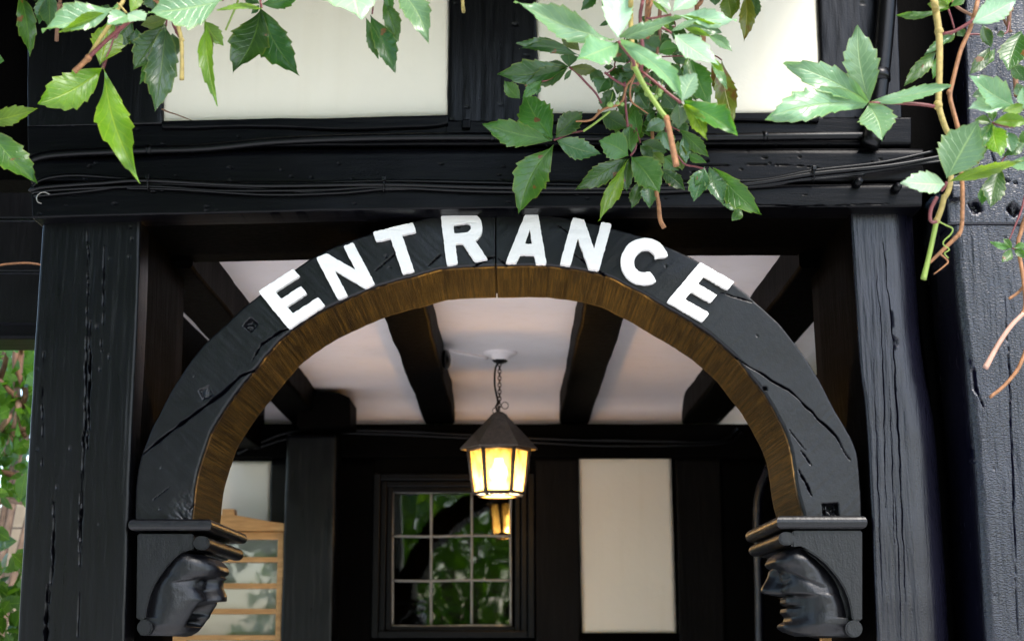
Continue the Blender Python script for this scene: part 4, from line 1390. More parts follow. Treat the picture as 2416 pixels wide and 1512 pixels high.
# ------------------------------------------------------------------ lantern
YL = 5.2
lamp = thing('hanging_lantern', 'lit six-sided brown iron lantern with amber panes hanging on a chain', 'lantern', tuple(P(1177, 1175, YL)))
cL = P(1177, 1000, YL)
sL = abs(P(1001, 1050, YL)[0] - P(1000, 1050, YL)[0])


def zL(py):
    return P(1177, py, YL)[2]


def hexring(r, z, rot=math.radians(0)):
    return [(cL[0] + r * math.cos(math.pi / 3 * k + rot), YL + r * math.sin(math.pi / 3 * k + rot), z) for k in range(6)]


# corners at 0,60.. -> a flat side faces the camera
R_eave, R_cap, R_top, R_bot = 92 * sL, 24 * sL, 72 * sL, 58 * sL
z_cap, z_eave, z_top, z_bot = zL(985), zL(1058), zL(1056), zL(1163)
V = hexring(R_cap, z_cap) + hexring(R_eave, z_eave) + hexring(R_eave - .003, z_eave - .004) + hexring(R_cap - .002, z_cap - .006)
Fc = []
for k in range(6):
    j = (k + 1) % 6
    Fc += [[k, j, 6 + j, 6 + k], [6 + k, 6 + j, 12 + j, 12 + k], [12 + k, 12 + j, 18 + j, 18 + k]]
mk('roof', V, Fc, M['iron'], lamp, smooth=False, recalc=True)
V, Fc = [], []
for r_, z_ in ((0.0, z_cap + .020), (.012, z_cap + .019), (.026, z_cap + .010), (.033, z_cap - .001), (.036, z_cap - .006), (.030, z_cap - .008)):
    for k in range(16):
        V.append((cL[0] + max(r_, .0005) * math.cos(k * math.pi / 8), YL + max(r_, .0005) * math.sin(k * math.pi / 8), z_))
mk('cap', V, grid_faces(6, 16, True), M['iron'], lamp, recalc=True)
top, bot = np.array(hexring(R_top, z_top)), np.array(hexring(R_bot, z_bot))
bot2 = np.array(hexring(R_bot - 0.016, z_bot - 0.012))
for k in range(6):
    j = (k + 1) % 6
    tube('corner_bar', [top[k], bot[k]], 0.0075, M['iron'], lamp, 6, 2, False)
    tube('top_bar', [top[k] + [0, 0, -.006], top[j] + [0, 0, -.006]], 0.008, M['iron'], lamp, 6, 2, False)
    tube('bottom_bar', [bot[k], bot[j]], 0.0055, M['iron'], lamp, 6, 2, False)
    tube('base_lip', [bot2[k], bot2[j]], 0.0025, M['iron'], lamp, 6, 2, False)
    ins = 0.985
    V = [v for v in (top[k], top[j], bot[j], bot[k])]
    V = [np.array([cL[0] + (v[0] - cL[0]) * ins, YL + (v[1] - YL) * ins, v[2]]) for v in V]
    mk('pane', V, [[0, 1, 2, 3]], M['lampglass'], lamp, smooth=False)
    if k % 2 == 0:
        m_ = (bot2[k] + bot[k]) / 2
        box('foot_clip', m_ - .006, m_ + .006, M['iron'], lamp, .001)
# base glass
mk('base_pane', hexring(R_bot - .016, z_bot - .010), [[0, 1, 2, 3, 4, 5]], M['lampglass'], lamp, smooth=False)
# bulb
zb_ = zL(1112)
prof = [(.004, .048), (.014, .044), (.016, .030), (.028, .010), (.031, -.006), (.026, -.022), (.014, -.033), (.001, -.036)]
V = [(cL[0] + r_ * math.cos(k * math.pi / 8), YL + r_ * math.sin(k * math.pi / 8), zb_ + dz) for r_, dz in prof for k in range(16)]
mk('bulb', V, grid_faces(len(prof), 16, True), M['bulb'], lamp, recalc=True)
tube('bulb_holder', [(cL[0], YL, zb_ + .042), (cL[0], YL, z_cap - .01)], 0.014, M['iron'], lamp, 10, 3, False)
ld = bpy.data.lights.new('lantern_light', 'POINT')
ld.energy = 4.2
ld.color = (1.0, 0.80, 0.55)
ld.shadow_soft_size = 0.03
lo = bpy.data.objects.new('lantern_light', ld)
lo.location = (cL[0] - lamp.location[0], -0.0, zb_ - .045 - lamp.location[2])
lo.location = Vector((cL[0], YL - 0.0, zb_ - .048)) - Vector(lamp.location)
lo.parent = lamp
COL.objects.link(lo)
# chain, flex, rings, rose
z_rose = ZC
zr = zL(840)
n_l = 13
zs_top, zs_bot = ZC - .035, z_cap + .035
V, Fc = [], []
for k in range(n_l):
    zc_ = zs_top + (zs_bot - zs_top) * (k + .5) / n_l
    a = (math.pi / 2) * (k % 2) + .3
    hl = (zs_top - zs_bot) / n_l * .68
    pts = [(cL[0] + .0055 * math.cos(t) * math.cos(a) + .002, YL + .0055 * math.cos(t) * math.sin(a), zc_ + hl * math.sin(t)) for t in np.linspace(0, 2 * math.pi, 13)]
    v, f = tube_arrays(pts, .0017, 5, 14, False, len(V), False)
    V += v; Fc += f
mk('chain', V, Fc, M['chain'], lamp, kind='stuff')
tube('flex', [(cL[0], YL, ZC - .03), (cL[0] - .012, YL, ZC - .055), (cL[0] - .014, YL, (zs_top + zs_bot) / 2), (cL[0] - .004, YL, zs_bot + .02), (cL[0] - .010, YL, zs_bot), (cL[0], YL, z_cap + .01)], .0034, M['cable'], lamp, 7, 50)
for dx, dz, r_ in ((.020, .006, .0115), (-.010, -.012, .011)):
    pts = [(cL[0] + dx + r_ * math.cos(t), YL, zs_bot + dz + r_ * math.sin(t)) for t in np.linspace(0, 2 * math.pi, 17)]
    tube('ring', pts, .0017, M['iron'], lamp, 6, 30)
tube('hook', [(cL[0], YL, z_cap + .012), (cL[0], YL, zs_bot + .006)], .0045, M['iron'], lamp, 8, 3, False)
prof = [(.001, -.026), (.024, -.026), (.032, -.020), (.034, -.012), (.050, -.010), (.056, -.004), (.057, .004)]
V = [(cL[0] + .005 + r_ * math.cos(k * math.pi / 14), YL + r_ * math.sin(k * math.pi / 14), ZC + dz) for r_, dz in prof for k in range(28)]
mk('ceiling_rose', V, grid_faces(len(prof), 28, True), M['ceil'], lamp, recalc=True)
V = [(cL[0] + .003 + r_ * (1 + .25 * math.sin(k * 2.1)) * math.cos(k * math.pi / 9), YL + r_ * math.sin(k * math.pi / 9), ZC - .026 + dz) for r_, dz in ((.024, .0005), (.020, -.006), (.008, -.012), (.001, -.013)) for k in range(18)]
mk('hook_plate', V, grid_faces(4, 18, True), M['cable'], lamp, recalc=True)
a, b_ = PZ(1058, 824, ZC), PZ(1150, 842, ZC)
tube('white_trunking', [a - [0, 0, .004], (a + b_) / 2 - [0, 0, .005], b_ - [0, 0, .004]], .006, M['ceil'], None, 6, 12, False, label='thin white trunking along the ceiling from beam to lantern rose', category='trunking')
c = PZ(1055, 848, 2.515)
V, Fc = [], []
for k in range(9):
    ph = math.pi * k / 8
    for j in range(14):
        V.append((c[0] - .004 + .017 * math.sin(ph) * math.cos(j * math.pi / 7), c[1] + .07 * -math.cos(ph), c[2] + .030 * math.sin(ph) * math.sin(j * math.pi / 7)))
mk('ceiling_sensor', V, grid_faces(9, 14, True), M['cable'], None, recalc=True, label='oval black fitting on the beam side near the white trunking', category='fitting')

# ------------------------------------------------------------------ creeper
rl = np.random.RandomState(11)


def leaflet(parent, base, tip, width, roll, mat, fold=0.18, droop=0.10, name='leaflet', drip=True):
    base, tip = np.asarray(base), np.asarray(tip)
    a = tip - base
    Ln = np.linalg.norm(a)
    a = a / Ln
    v = (base + tip) / 2 - EYE
    v = v / np.linalg.norm(v)
    n0 = -v - a * (-v @ a)
    n0 /= np.linalg.norm(n0)
    s0 = np.cross(a, n0)
    up = np.array([0, 0, 1.0])
    sgn = 1.0 if (s0 @ up) >= 0 else -1.0
    r = math.radians(roll) * sgn
    nn = n0 * math.cos(r) + s0 * math.sin(r)
    ss = np.cross(a, nn)
    hw = width / 2 / max(0.55, math.cos(math.radians(roll)))
    nu, nv = 40, 9
    u = np.linspace(0, 1, nu)
    peak = rl.uniform(0.50, 0.60)
    prof = np.where(u < peak, np.sin(np.pi / 2 * u / peak) ** 1.15, np.cos(np.pi / 2 * (u - peak) / (1 - peak)) ** (1.25 if drip else 0.9))
    prof = np.maximum(prof, 0.02 * (1 - u) + 0.012)
    nt_ = rl.randint(6, 9)
    out = np.zeros((nu, nv, 3))
    vv = np.linspace(-1, 1, nv)
    ph = rl.uniform(0, 6.28, 4)
    bend = rl.uniform(-.07, .07)
    wav = rl.uniform(.03, .075) * Ln
    asym = rl.uniform(.88, 1.12)
    for sd_, sl in ((-1, slice(0, nv // 2 + 1)), (1, slice(nv // 2, nv))):
        f = (u * nt_ + ph[0 if sd_ < 0 else 1]) % 1.0
        teeth = 1 + 0.20 * (f ** 1.6 - 0.45) * sstep(0.22, 0.42, u) * (1 - 0.5 * sstep(.8, 1, u))
        w = hw * prof * teeth * (asym if sd_ > 0 else 2 - asym)
        tshift = 0.02 * Ln * (f ** 1.5) * sstep(0.2, 0.4, u)
        for j in range(nv)[sl]:
            t = vv[j]
            off = t * w
            at_ = abs(t)
            h = -fold * w * at_ ** 1.2 * -1.0 - droop * Ln * (u ** 2) + wav * (np.sin(u * 7 + ph[2] + (1.8 if t > 0 else 0)) * at_ ** 2)
            along = u * Ln - tshift * 0 + tshift * at_ ** 3 - 0.10 * w * at_
            along = np.clip(along, 0, Ln)
            lat = off + bend * Ln * np.sin(u * np.pi)
            out[:, j, :] = base + along[:, None] * a + lat[:, None] * ss + (h + droop * Ln * u)[:, None] * nn
    uvs = np.stack([np.repeat(u, nv), np.tile(vv, nu)], 1)
    return mk(name, out.reshape(-1, 3), grid_faces(nu, nv), M['lf_' + mat], parent, uv=uvs)


def leaf(vine, zn, Y, leaflets, pet=None, pmat='st_pur', prad=0.0016):
    """one palmate leaf: its stalk, with the leaflets as children. leaflet = (bx,by,tx,ty,w,mat[,dYtip[,roll]])"""
    k = ZN[zn][2] * SD
    b0 = np.mean([[l[0], l[1]] for l in leaflets], axis=0)
    node = P(*zone(zn, *b0), Y)
    if pet is None:
        pts = [node, node + [rl.uniform(-.006, .006), .012, .014], node + [rl.uniform(-.012, .012), .03, .035]]
    else:
        pts = [P(*zone(zn, *p_), Y + .004 * i) for i, p_ in enumerate(pet)]
    V, Fc = tube_arrays(pts, [prad, prad * .85], 6, 10)
    st = mk('leaf', V, Fc, M[pmat], vine)
    for l in leaflets:
        bx, by, tx, ty, w, mt = l[:6]
        dY = l[6] if len(l) > 6 else rl.uniform(-.035, .01)
        roll = l[7] if len(l) > 7 else rl.uniform(-18, 22)
        bp_, tp_ = P(*zone(zn, bx, by), Y + rl.uniform(-.004, .004)), P(*zone(zn, tx, ty), Y + dY)
        wm = w * k * (Y / F_PX) * 1.16
        leaflet(st, bp_, tp_, wm, roll, mt, fold=rl.uniform(.10, .42), droop=rl.uniform(-.02, .18))
    return st


def stem(vine, zn, Y, pts, rad, mat, name='stem', n=None, nodes=()):
    pp_ = []
    for i, q_ in enumerate(pts):
        yy = q_[2] if len(q_) > 2 else Y
        pp_.append(P(*zone(zn, q_[0], q_[1]), yy))
    rad = np.atleast_1d(np.asarray(rad, float)) * .84
    V, Fc = tube_arrays(pp_, rad, 9, n or max(12, len(pp_) * 8))
    V = np.array(V)
    o = mk(name, V, Fc, M[mat], vine)
    for q_ in nodes:                               # swollen joints
        c = P(*zone(zn, q_[0], q_[1]), Y)
        r0 = np.atleast_1d(rad)[0] * 1.12
        bm = bmesh.new()
        bmesh.ops.create_icosphere(bm, subdivisions=2, radius=r0)
        Vn = np.array([v.co[:] for v in bm.verts]) * [1, 1, 1.25]
        Vn += 0.18 * r0 * fbm(Vn[:, 0] * 300, Vn[:, 1] * 300, Vn[:, 2] * 300, 3)[:, None]
        for i, v in enumerate(bm.verts):
            v.index = i
        Fn = [[v.index for v in f.verts] for f in bm.faces]
        bm.free()
        mk('node', Vn + c, Fn, M[mat], vine)
    return o


def vine(label, root):
    return thing('creeper_vine', label, 'creeper', tuple(root), 'creeper strands hanging before the facade')


# --- strand over the first cream panel's left corner (nearer, softly blurred)
v1 = vine('creeper strand with broad pale and yellow-green leaves and cut stubs before the dark recess', P(500, -200, 2.7))
stem(v1, 'L1', 2.45, [(1500, -700, 3.1), (1430, -150, 2.6), (1390, 20), (1330, 110), (1230, 300), (1120, 460), (1010, 640)], [.007, .0055, .005, .0042, .0042], 'st_yel')
stem(v1, 'L1', 2.43, [(1560, 120), (1470, 240), (1240, 430), (1010, 645)], [.0038, .0045], 'st_pur')
stem(v1, 'L1', 2.43, [(1010, 650), (960, 700), (840, 815)], [.006, .0052, .0058], 'st_org', nodes=[(1000, 660)])
stem(v1, 'L1', 2.62, [(1900, -300, 3.1), (1960, 240), (2040, 420)], [.004, .0042], 'st_pur')
stem(v1, 'L1', 2.58, [(1990, 200), (2050, 440), (2060, 700), (2058, 905)], [.0045, .0045, .0042, .005], 'st_yel', nodes=[(2062, 455)])
stem(v1, 'L1', 2.60, [(1360, 300), (1290, 480), (1230, 560), (1165, 775)], [.004, .0046, .004], 'st_pur')
stem(v1, 'L1', 2.62, [(1680, -60), (1760, 10), (1830, 60)], .0034, 'st_org')
leaf(v1, 'L1', 2.58, [(1150, 790, 425, 1180, 380, 'y', -.05, 10), (1180, 800, 1560, 2015, 330, 'y', -.10, -5), (1135, 735, 1230, 240, 340, 'y', .02, 0)], [(1160, 785), (1200, 660), (1260, 520), (1320, 300)])
leaf(v1, 'L1', 2.40, [(1340, 70, 470, 345, 250, 'p', -.02, 42), (1220, 150, 660, 360, 150, 'y', -.03, -35), (1440, 170, 1215, 275, 190, 'p', -.02, 38), (1450, 160, 1650, 240, 170, 'w', -.02, 40), (1480, 150, 1590, -90, 130, 'y', .01, 10)], [(1430, 150), (1380, 90), (1330, 40)], 'st_yel', .002)
leaf(v1, 'L1', 2.36, [(2520, 10, 1680, 150, 430, 'p', -.02, 36)], [(2520, 10), (2560, -60), (2600, -140)])
leaf(v1, 'L2', 2.40, [(850, 95, 340, 115, 70, 'y', -.01, 20), (-230, 110, -400, 150, 60, 'y', -.01, 10)], [(850, 90), (845, 60), (830, 10)])
leaf(v1, 'L1', 2.70, [(1880, 300, 1755, 1275, 330, 'g', -.03, 5), (1850, 280, 1515, 790, 330, 'd', -.02, 5), (1720, 480, 1580, 960, 130, 'm', 0, 0), (1950, 380, 1990, 640, 190, 'd', .02, 0)], [(1880, 300), (1900, 150), (1930, 0)])
leaf(v1, 'L1', 2.72, [(1500, 260, 1275, 580, 270, 'd', -.01, 0), (1540, 330, 1560, 550, 150, 'd', 0, 0), (1900, 200, 1590, 290, 150, 'o', 0, -10), (1240, 180, 1150, 60, 120, 'd', 0, 0), (1700, -60, 1760, 120, 200, 'd', 0, 0)], [(1500, 260), (1520, 120), (1550, -20)])
v1b = vine('narrow creeper shoots with dark hanging leaves and a dry stick before the dark recess', P(150, -200, 2.8))
stem(v1b, 'L1', 2.7, [(700, -700, 3.15), (690, -200), (680, 0), (655, 200), (640, 465)], [.005, .0042, .004, .0038, .0046], 'bark', nodes=[(670, 60)])
stem(v1b, 'L1', 2.7, [(690, 50), (720, 100), (735, 110)], .0025, 'bark')
leaf(v1b, 'L1', 2.72, [(225, -60, 335, 645, 190, 'm', -.02, 5)], [(225, -60), (300, -160), (380, -260)])
leaf(v1b, 'L1', 2.75, [(560, -60, 565, 360, 220, 'g', -.02, 10), (520, -50, 440, 275, 140, 'g', -.01, 5), (400, 20, 370, -60, 60, 'd', 0, 0)], [(545, -60), (580, -150), (640, -240)])
v2 = vine('creeper sprig with two yellow-edged green leaves at the lintel end', P(-60, 200, 2.75))
stem(v2, 'L1', 2.7, [(-500, -700, 3.1), (-330, 300), (-260, 900), (-200, 1500)], [.005, .004, .003], 'st_yel')
leaf(v2, 'L1', 2.66, [(-220, 1390, 428, 1232, 190, 'y', -.03, 15)], [(-220, 1390), (-240, 1300), (-265, 1150)])
leaf(v2, 'L1', 2.64, [(-110, 1500, 425, 2085, 310, 'm', -.03, 12)], [(-110, 1500), (-180, 1450), (-210, 1400)])
leaf(v2, 'L1', 2.75, [(-90, 670, 48, 690, 120, 'm', 0, 0)], [(-90, 670), (-200, 640), (-280, 600)])
# --- strand before the middle of the first cream panel
v3 = vine('creeper strand with a pair of broad dark leaves hanging before the first cream panel', P(640, -200, 2.85))
stem(v3, 'L2', 2.80, [(900, -700, 3.15), (860, -250), (835, -20), (838, 60)], [.004, .003, .002], 'st_pur')
stem(v3, 'L2', 2.72, [(640, -500, 3.1), (590, -60), (570, 40), (490, 230), (440, 345)], [.004, .0032, .0022], 'st_grn')
leaf(v3, 'L2', 2.78, [(835, 100, 525, 825, 380, 'd', -.05, 14), (850, 110, 1278, 862, 350, 'd', -.02, -6), (830, 50, 640, -90, 120, 'd', 0, 0), (855, 50, 1280, -80, 170, 'm', .02, 10), (820, 60, 730, 160, 60, 'd', 0, 0)], [(840, 90), (836, 30), (835, -20)])
leaf(v3, 'L2', 2.62, [(215, 260, 335, 1190, 150, 'y', -.06, -20), (200, 240, 420, 525, 170, 'y', .01, 0), (230, 310, 300, 590, 80, 'o', 0, 20)], [(210, 260), (190, 150), (200, 20)])
v4 = vine('creeper strand with one very pale broad leaf over a folded dark leaf near the stud', P(880, -200, 2.6))
stem(v4, 'L2', 2.62, [(2250, -700, 3.1), (2150, -250), (2080, 60)], [.004, .003, .002], 'st_pur')
leaf(v4, 'L2', 2.42, [(1850, -330, 1960, 225, 610, 'w', -.10, 0)], [(1850, -330), (1950, -380), (2120, -420)])
leaf(v4, 'L2', 2.66, [(2080, 170, 2362, 830, 230, 'd', -.02, 10), (2020, 180, 2180, 690, 120, 'm', 0, -20), (2230, 10, 2392, 465, 180, 'm', 0, 0), (2260, -100, 2300, 160, 110, 'm', 0, 0)], [(2100, 160), (2110, 80), (2120, -60)])
leaf(v4, 'Z2', 2.48, [(545, -80, 757, 294, 180, 'p', -.05, 10)], [(545, -80), (540, -140), (500, -220)])
stem(v4, 'Z2', 2.6, [(990, -300, 3.1), (992, -20), (1000, 82)], [.003, .003, .0042], 'st_yel', nodes=[(990, 0)])

# --- big bunch before the second cream panel: near, bright layer
v5 = vine('bright creeper strand with pale five-fingered leaves and green stem before the second panel', P(1500, -200, 2.6))
stem(v5, 'M2', 2.42, [(400, -800, 3.0), (415, -200), (412, 250), (430, 600), (460, 900), (600, 1170), (810, 1490)], [.0062, .0055, .0052, .0052, .0056, .0050, .0050], 'st_yel', nodes=[(460, 900)])
stem(v5, 'M2', 2.415, [(462, 905), (600, 1170), (812, 1492), (905, 1606)], [.0054, .0052, .0050, .0050], 'st_grn')
stem(v5, 'M4', 2.41, [(815, 140), (860, 330), (905, 560), (940, 735)], [.0056, .0055, .0058, .0062], 'st_org', nodes=[(822, 150)])
leaf(v5, 'M1', 2.38, [(1800, 540, 478, 10, 340, 'p', -.06, 26), (1862, 510, 1830, -190, 390, 'w', .03, 12), (1830, 605, 1300, 815, 400, 'p', -.07, 22), (1890, 520, 2720, 250, 200, 'p', -.03, 34), (1900, 590, 2740, 1335, 270, 'p', -.07, 24)], [(1862, 560), (1960, 680), (2060, 810), (2080, 900)], prad=.0034)
leaf(v5, 'M2', 2.46, [(980, 170, 1340, -50, 230, 'w', .01, 30), (1000, 195, 1845, 262, 190, 'w', -.02, 32), (1000, 205, 1625, 327, 80, 'y', -.02, -25), (920, 200, 695, 15, 60, 'y', 0, 10), (960, 160, 770, -70, 120, 'w', .01, 30)], [(960, 200), (860, 220), (700, 250), (620, 245)], prad=.0022)
leaf(v5, 'M2', 2.44, [(1000, 470, 1605, 892, 280, 'w', -.05, 28), (960, 425, 1320, 265, 90, 'p', 0, 30), (1470, 775, 1668, 975, 90, 'y', -.02, -20), (1500, 880, 1715, 1205, 110, 'p', -.02, 10), (930, 380, 850, 330, 60, 'y', 0, 0)], [(960, 450), (900, 410), (830, 380), (740, 320)], prad=.0022)
leaf(v5, 'M2', 2.50, [(1130, 385, 1500, 505, 90, 'y', -.01, -15), (1130, 370, 1645, 440, 170, 'g', 0, 25), (1440, 480, 1785, 705, 130, 'p', -.02, 20)], [(1120, 380), (1060, 380), (980, 360)], prad=.0018)
leaf(v5, 'M2', 2.42, [(1110, 1370, 1300, 985, 290, 'w', -.01, 25), (1150, 1400, 1850, 1800, 330, 'm', -.05, 24), (1130, 1420, 1450, 1900, 190, 'y', -.05, -8), (1040, 1400, 1060, 1740, 210, 'g', .02, 8), (1560, 1560, 1800, 1770, 80, 'y', -.02, 0), (1100, 1340, 1180, 740, 150, 'm', .03, -10)], [(1090, 1390), (930, 1270), (740, 1110), (560, 970)], prad=.0028)
stem(v5, 'M2', 2.5, [(600, -300, 2.9), (575, 0), (540, 240), (572, 650), (552, 950)], [.0034, .0036, .0034, .0042], 'st_pur', nodes=[(552, 940)])
stem(v5, 'M2', 2.52, [(740, -200, 2.9), (700, 0), (640, 240)], .004, 'st_org')
stem(v5, 'M2', 2.55, [(640, -200, 2.95), (640, 0), (625, 240), (640, 520)], .0042, 'st_org')
# --- the dark layer behind
v6 = vine('dense dark green creeper bunch with berries hanging close to the second cream panel and rail', P(1450, -200, 3.0))
stem(v6, 'M2', 2.9, [(830, -600, 3.15), (815, 0), (800, 250), (800, 480), (740, 800), (500, 1150)], [.005, .005, .0048, .004], 'bark')
stem(v6, 'M2', 2.95, [(1450, -500, 3.15), (1370, 0), (1300, 120), (1390, 480), (1390, 570)], [.004, .0045, .006], 'st_org')
stem(v6, 'M1', 2.86, [(2200, 600), (2090, 1000), (1980, 1160), (1900, 1390), (1660, 1480), (1500, 1620), (1290, 1640)], [.0030, .0030, .0028, .0032, .0030, .0022], 'st_org', nodes=[(1975, 1160), (1905, 1390), (1600, 1500)])
stem(v6, 'M1', 2.84, [(1680, 980), (1830, 1090), (1965, 1165)], .0030, 'st_pur')
stem(v6, 'M3', 2.86, [(1270, 305), (1380, 230), (1475, 160), (1600, 60)], .0026, 'st_grn')
stem(v6, 'M2', 2.8, [(440, 1130), (600, 1120), (700, 1160)], .0020, 'st_pur')
stem(v6, 'M2', 2.84, [(480, 1000), (410, 1180), (420, 1360), (520, 1450), (650, 1540)], [.0022, .0024, .002, .0012], 'st_org')
stem(v6, 'M4', 2.9, [(300, -300), (315, 0), (340, 250)], .0030, 'st_pur')
stem(v6, 'M4', 2.95, [(640, 300), (690, 1000), (720, 1200), (740, 1390), (790, 1495)], [.004, .0045, .0050, .0050, .0056], 'st_org', nodes=[(742, 1390)])
leaf(v6, 'M1', 2.88, [(1190, 912, 228, 1010, 310, 'd', -.02, 18), (1180, 930, 620, 1110, 250, 'd', -.01, 0), (1210, 900, 1190, 715, 230, 'g', .02, 10), (1190, 905, 930, 830, 130, 'd', .02, 0), (1230, 900, 1570, 935, 150, 'o', -.01, -20), (1240, 930, 1135, 1090, 60, 'd', 0, 0)], [(1205, 910), (1290, 970), (1420, 1110), (1560, 1260), (1640, 1400)], prad=.0026)
leaf(v6, 'M1', 2.90, [(1050, 570, 488, 578, 170, 'g', -.02, 20), (1350, 750, 528, 655, 150, 'd', -.02, 25), (1340, 690, 1100, 475, 180, 'o', 0, -10)], [(1350, 745), (1480, 760), (1600, 700)])
leaf(v6, 'M1', 2.86, [(830, 1100, 560, 1330, 140, 'm', -.02, 0), (540, 1340, 330, 1095, 180, 'm', 0, 5), (800, 1130, 760, 1290, 80, 'g', 0, 0)], [(830, 1100), (900, 1090), (980, 1050)])
leaf(v6, 'M3', 2.90, [(890, 420, 30, 218, 290, 'm', -.02, -5), (893, 385, 540, -170, 400, 'm', .02, 8), (930, 385, 1260, 70, 250, 'd', 0, 8), (940, 415, 1500, 590, 240, 'g', -.01, 12), (905, 470, 483, 1305, 390, 'm', -.04, 5)], [(912, 412), (990, 385), (1120, 330), (1270, 300)], 'st_pur', .0020)
leaf(v6, 'M4', 2.90, [(350, 605, -15, 420, 330, 'm', -.01, 12), (330, 640, -310, 1030, 230, 'd', -.02, 0), (350, 650, 0, 1400, 150, 'y', -.05, -25), (360, 650, 335, 1062, 140, 'd', 0, 10), (390, 620, 735, 1065, 340, 'm', -.02, 5), (385, 570, 370, 240, 210, 'm', .02, 5)], [(375, 605), (420, 550), (440, 480), (420, 300)], prad=.0022)
leaf(v6, 'M4', 2.96, [(490, 920, 385, 1255, 140, 'd', -.01, 0), (600, 930, 615, 1250, 200, 'g', -.01, 0), (470, 440, 420, -10, 170, 'm', .02, 0)], [(490, 910), (520, 820), (560, 700)])
leaf(v6, 'M4', 2.93, [(510, 440, 830, 560, 230, 'd', 0, 10), (490, 470, 645, 690, 130, 'd', -.01, 0), (640, 560, 795, 700, 150, 'o', 0, -10), (560, 300, 825, 175, 170, 'g', .02, 15), (20, 70, 345, 270, 230, 'd', -.01, 10)], [(495, 445), (470, 360), (440, 260)])
leaf(v6, 'M4', 2.95, [(770, 310, 880, 560, 170, 'g', 0, 5), (990, 290, 1345, 625, 170, 'm', -.02, 0), (1020, 360, 1055, 705, 130, 'g', -.01, 10), (720, 770, 1045, 1025, 170, 'd', -.01, 8), (960, 420, 1010, 790, 190, 'o', 0, 0), (790, 620, 970, 790, 220, 'm', 0, 0), (1110, 430, 1190, 600, 130, 'd', 0, 0)], [(980, 300), (900, 260), (800, 200)])
leaf(v6, 'M4', 2.88, [(1285, 740, 1150, 1160, 230, 'g', -.01, 15), (1280, 790, 1170, 985, 110, 'm', -.01, 0), (1310, 690, 1090, 590, 110, 'm', .01, 20), (1340, 760, 1520, 1190, 240, 'g', -.02, 14), (1400, 750, 1995, 1335, 270, 'm', -.03, -8), (1590, 930, 1800, 1260, 210, 'y', -.01, 0), (1760, 1260, 1500, 1208, 110, 'p', 0, 20), (1740, 1250, 1620, 1405, 120, 'm', -.01, 0)], [(1300, 775), (1180, 740), (1040, 710), (940, 580)], prad=.0022)
leaf(v6, 'M2', 2.92, [(1230, 790, 1480, 1420, 340, 'm', -.02, 0), (1210, 1000, 1260, 1230, 120, 'd', 0, 0)], [(1230, 800), (1100, 760), (830, 770)])
leaf(v6, 'M2', 2.96, [(1640, 815, 1800, 1640, 270, 'r', -.03, 0), (1500, 900, 1640, 1380, 150, 'r', -.01, 0)], [(1640, 815), (1560, 760), (1430, 740)])
leaf(v6, 'M1', 2.94, [(1560, -90, 1358, 145, 150, 'd', -.01, 0), (1650, -60, 1692, 155, 70, 'd', 0, 0), (1780, 270, 1610, 355, 60, 'd', 0, 0)], [(1600, -90), (1640, -150), (1700, -220)])
leaf(v6, 'M2', 2.92, [(1560, -80, 1550, 80, 140, 'd', 0, 0), (1700, -90, 1775, 275, 220, 'o', -.01, 0), (1860, -70, 1790, 225, 120, 'o', 0, 10), (1970, -70, 1942, 568, 200, 'r', -.02, 0), (2100, -70, 2100, 265, 170, 'g', -.01, 12)], [(1800, -90), (1700, -160), (1560, -220)])
leaf(v6, 'M2', 2.90, [(560, 560, 820, 700, 300, 'd', 0, 8), (480, 640, 700, 620, 220, 'd', 0, 0), (780, 700, 1060, 650, 190, 'm', -.01, 10), (900, 640, 880, 500, 130, 'd', 0, 0)], [(600, 560), (640, 480), (700, 400)])
leaf(v6, 'M2', 2.93, [(300, 900, 470, 960, 130, 'g', 0, 18), (260, 980, 440, 1200, 250, 'd', 0, 0), (440, 960, 690, 1180, 230, 'd', 0, 10), (520, 1000, 480, 1260, 220, 'd', 0, 0), (700, 1050, 860, 1010, 150, 'd', 0, 0)], [(300, 930), (360, 860), (440, 800)])
leaf(v6, 'M2', 2.94, [(900, 930, 1110, 1000, 200, 'd', 0, 10), (1000, 820, 1250, 760, 160, 'd', 0, 0), (850, 1280, 1020, 1480, 260, 'g', -.01, 10), (500, 1230, 650, 1480, 230, 'd', 0, 5), (180, 1210, 60, 1400, 180, 'd', 0, 0), (1150, 480, 1360, 500, 120, 'd', 0, 0)], [(880, 900), (820, 820), (780, 740)])
leaf(v6, 'M1', 2.93, [(1470, 950, 1700, 1100, 170, 'd', 0, 0), (1720, 1060, 1600, 1270, 260, 'd', -.01, 6), (1850, 1010, 1970, 1260, 210, 'd', 0, 0), (1400, 560, 1620, 640, 200, 'd', .01, 0), (1840, 640, 1960, 860, 220, 'd', 0, 0), (1700, 1300, 1660, 1480, 150, 'd', 0, 0)], [(1700, 1000), (1760, 960), (1830, 900)])
rf = random.Random(77)
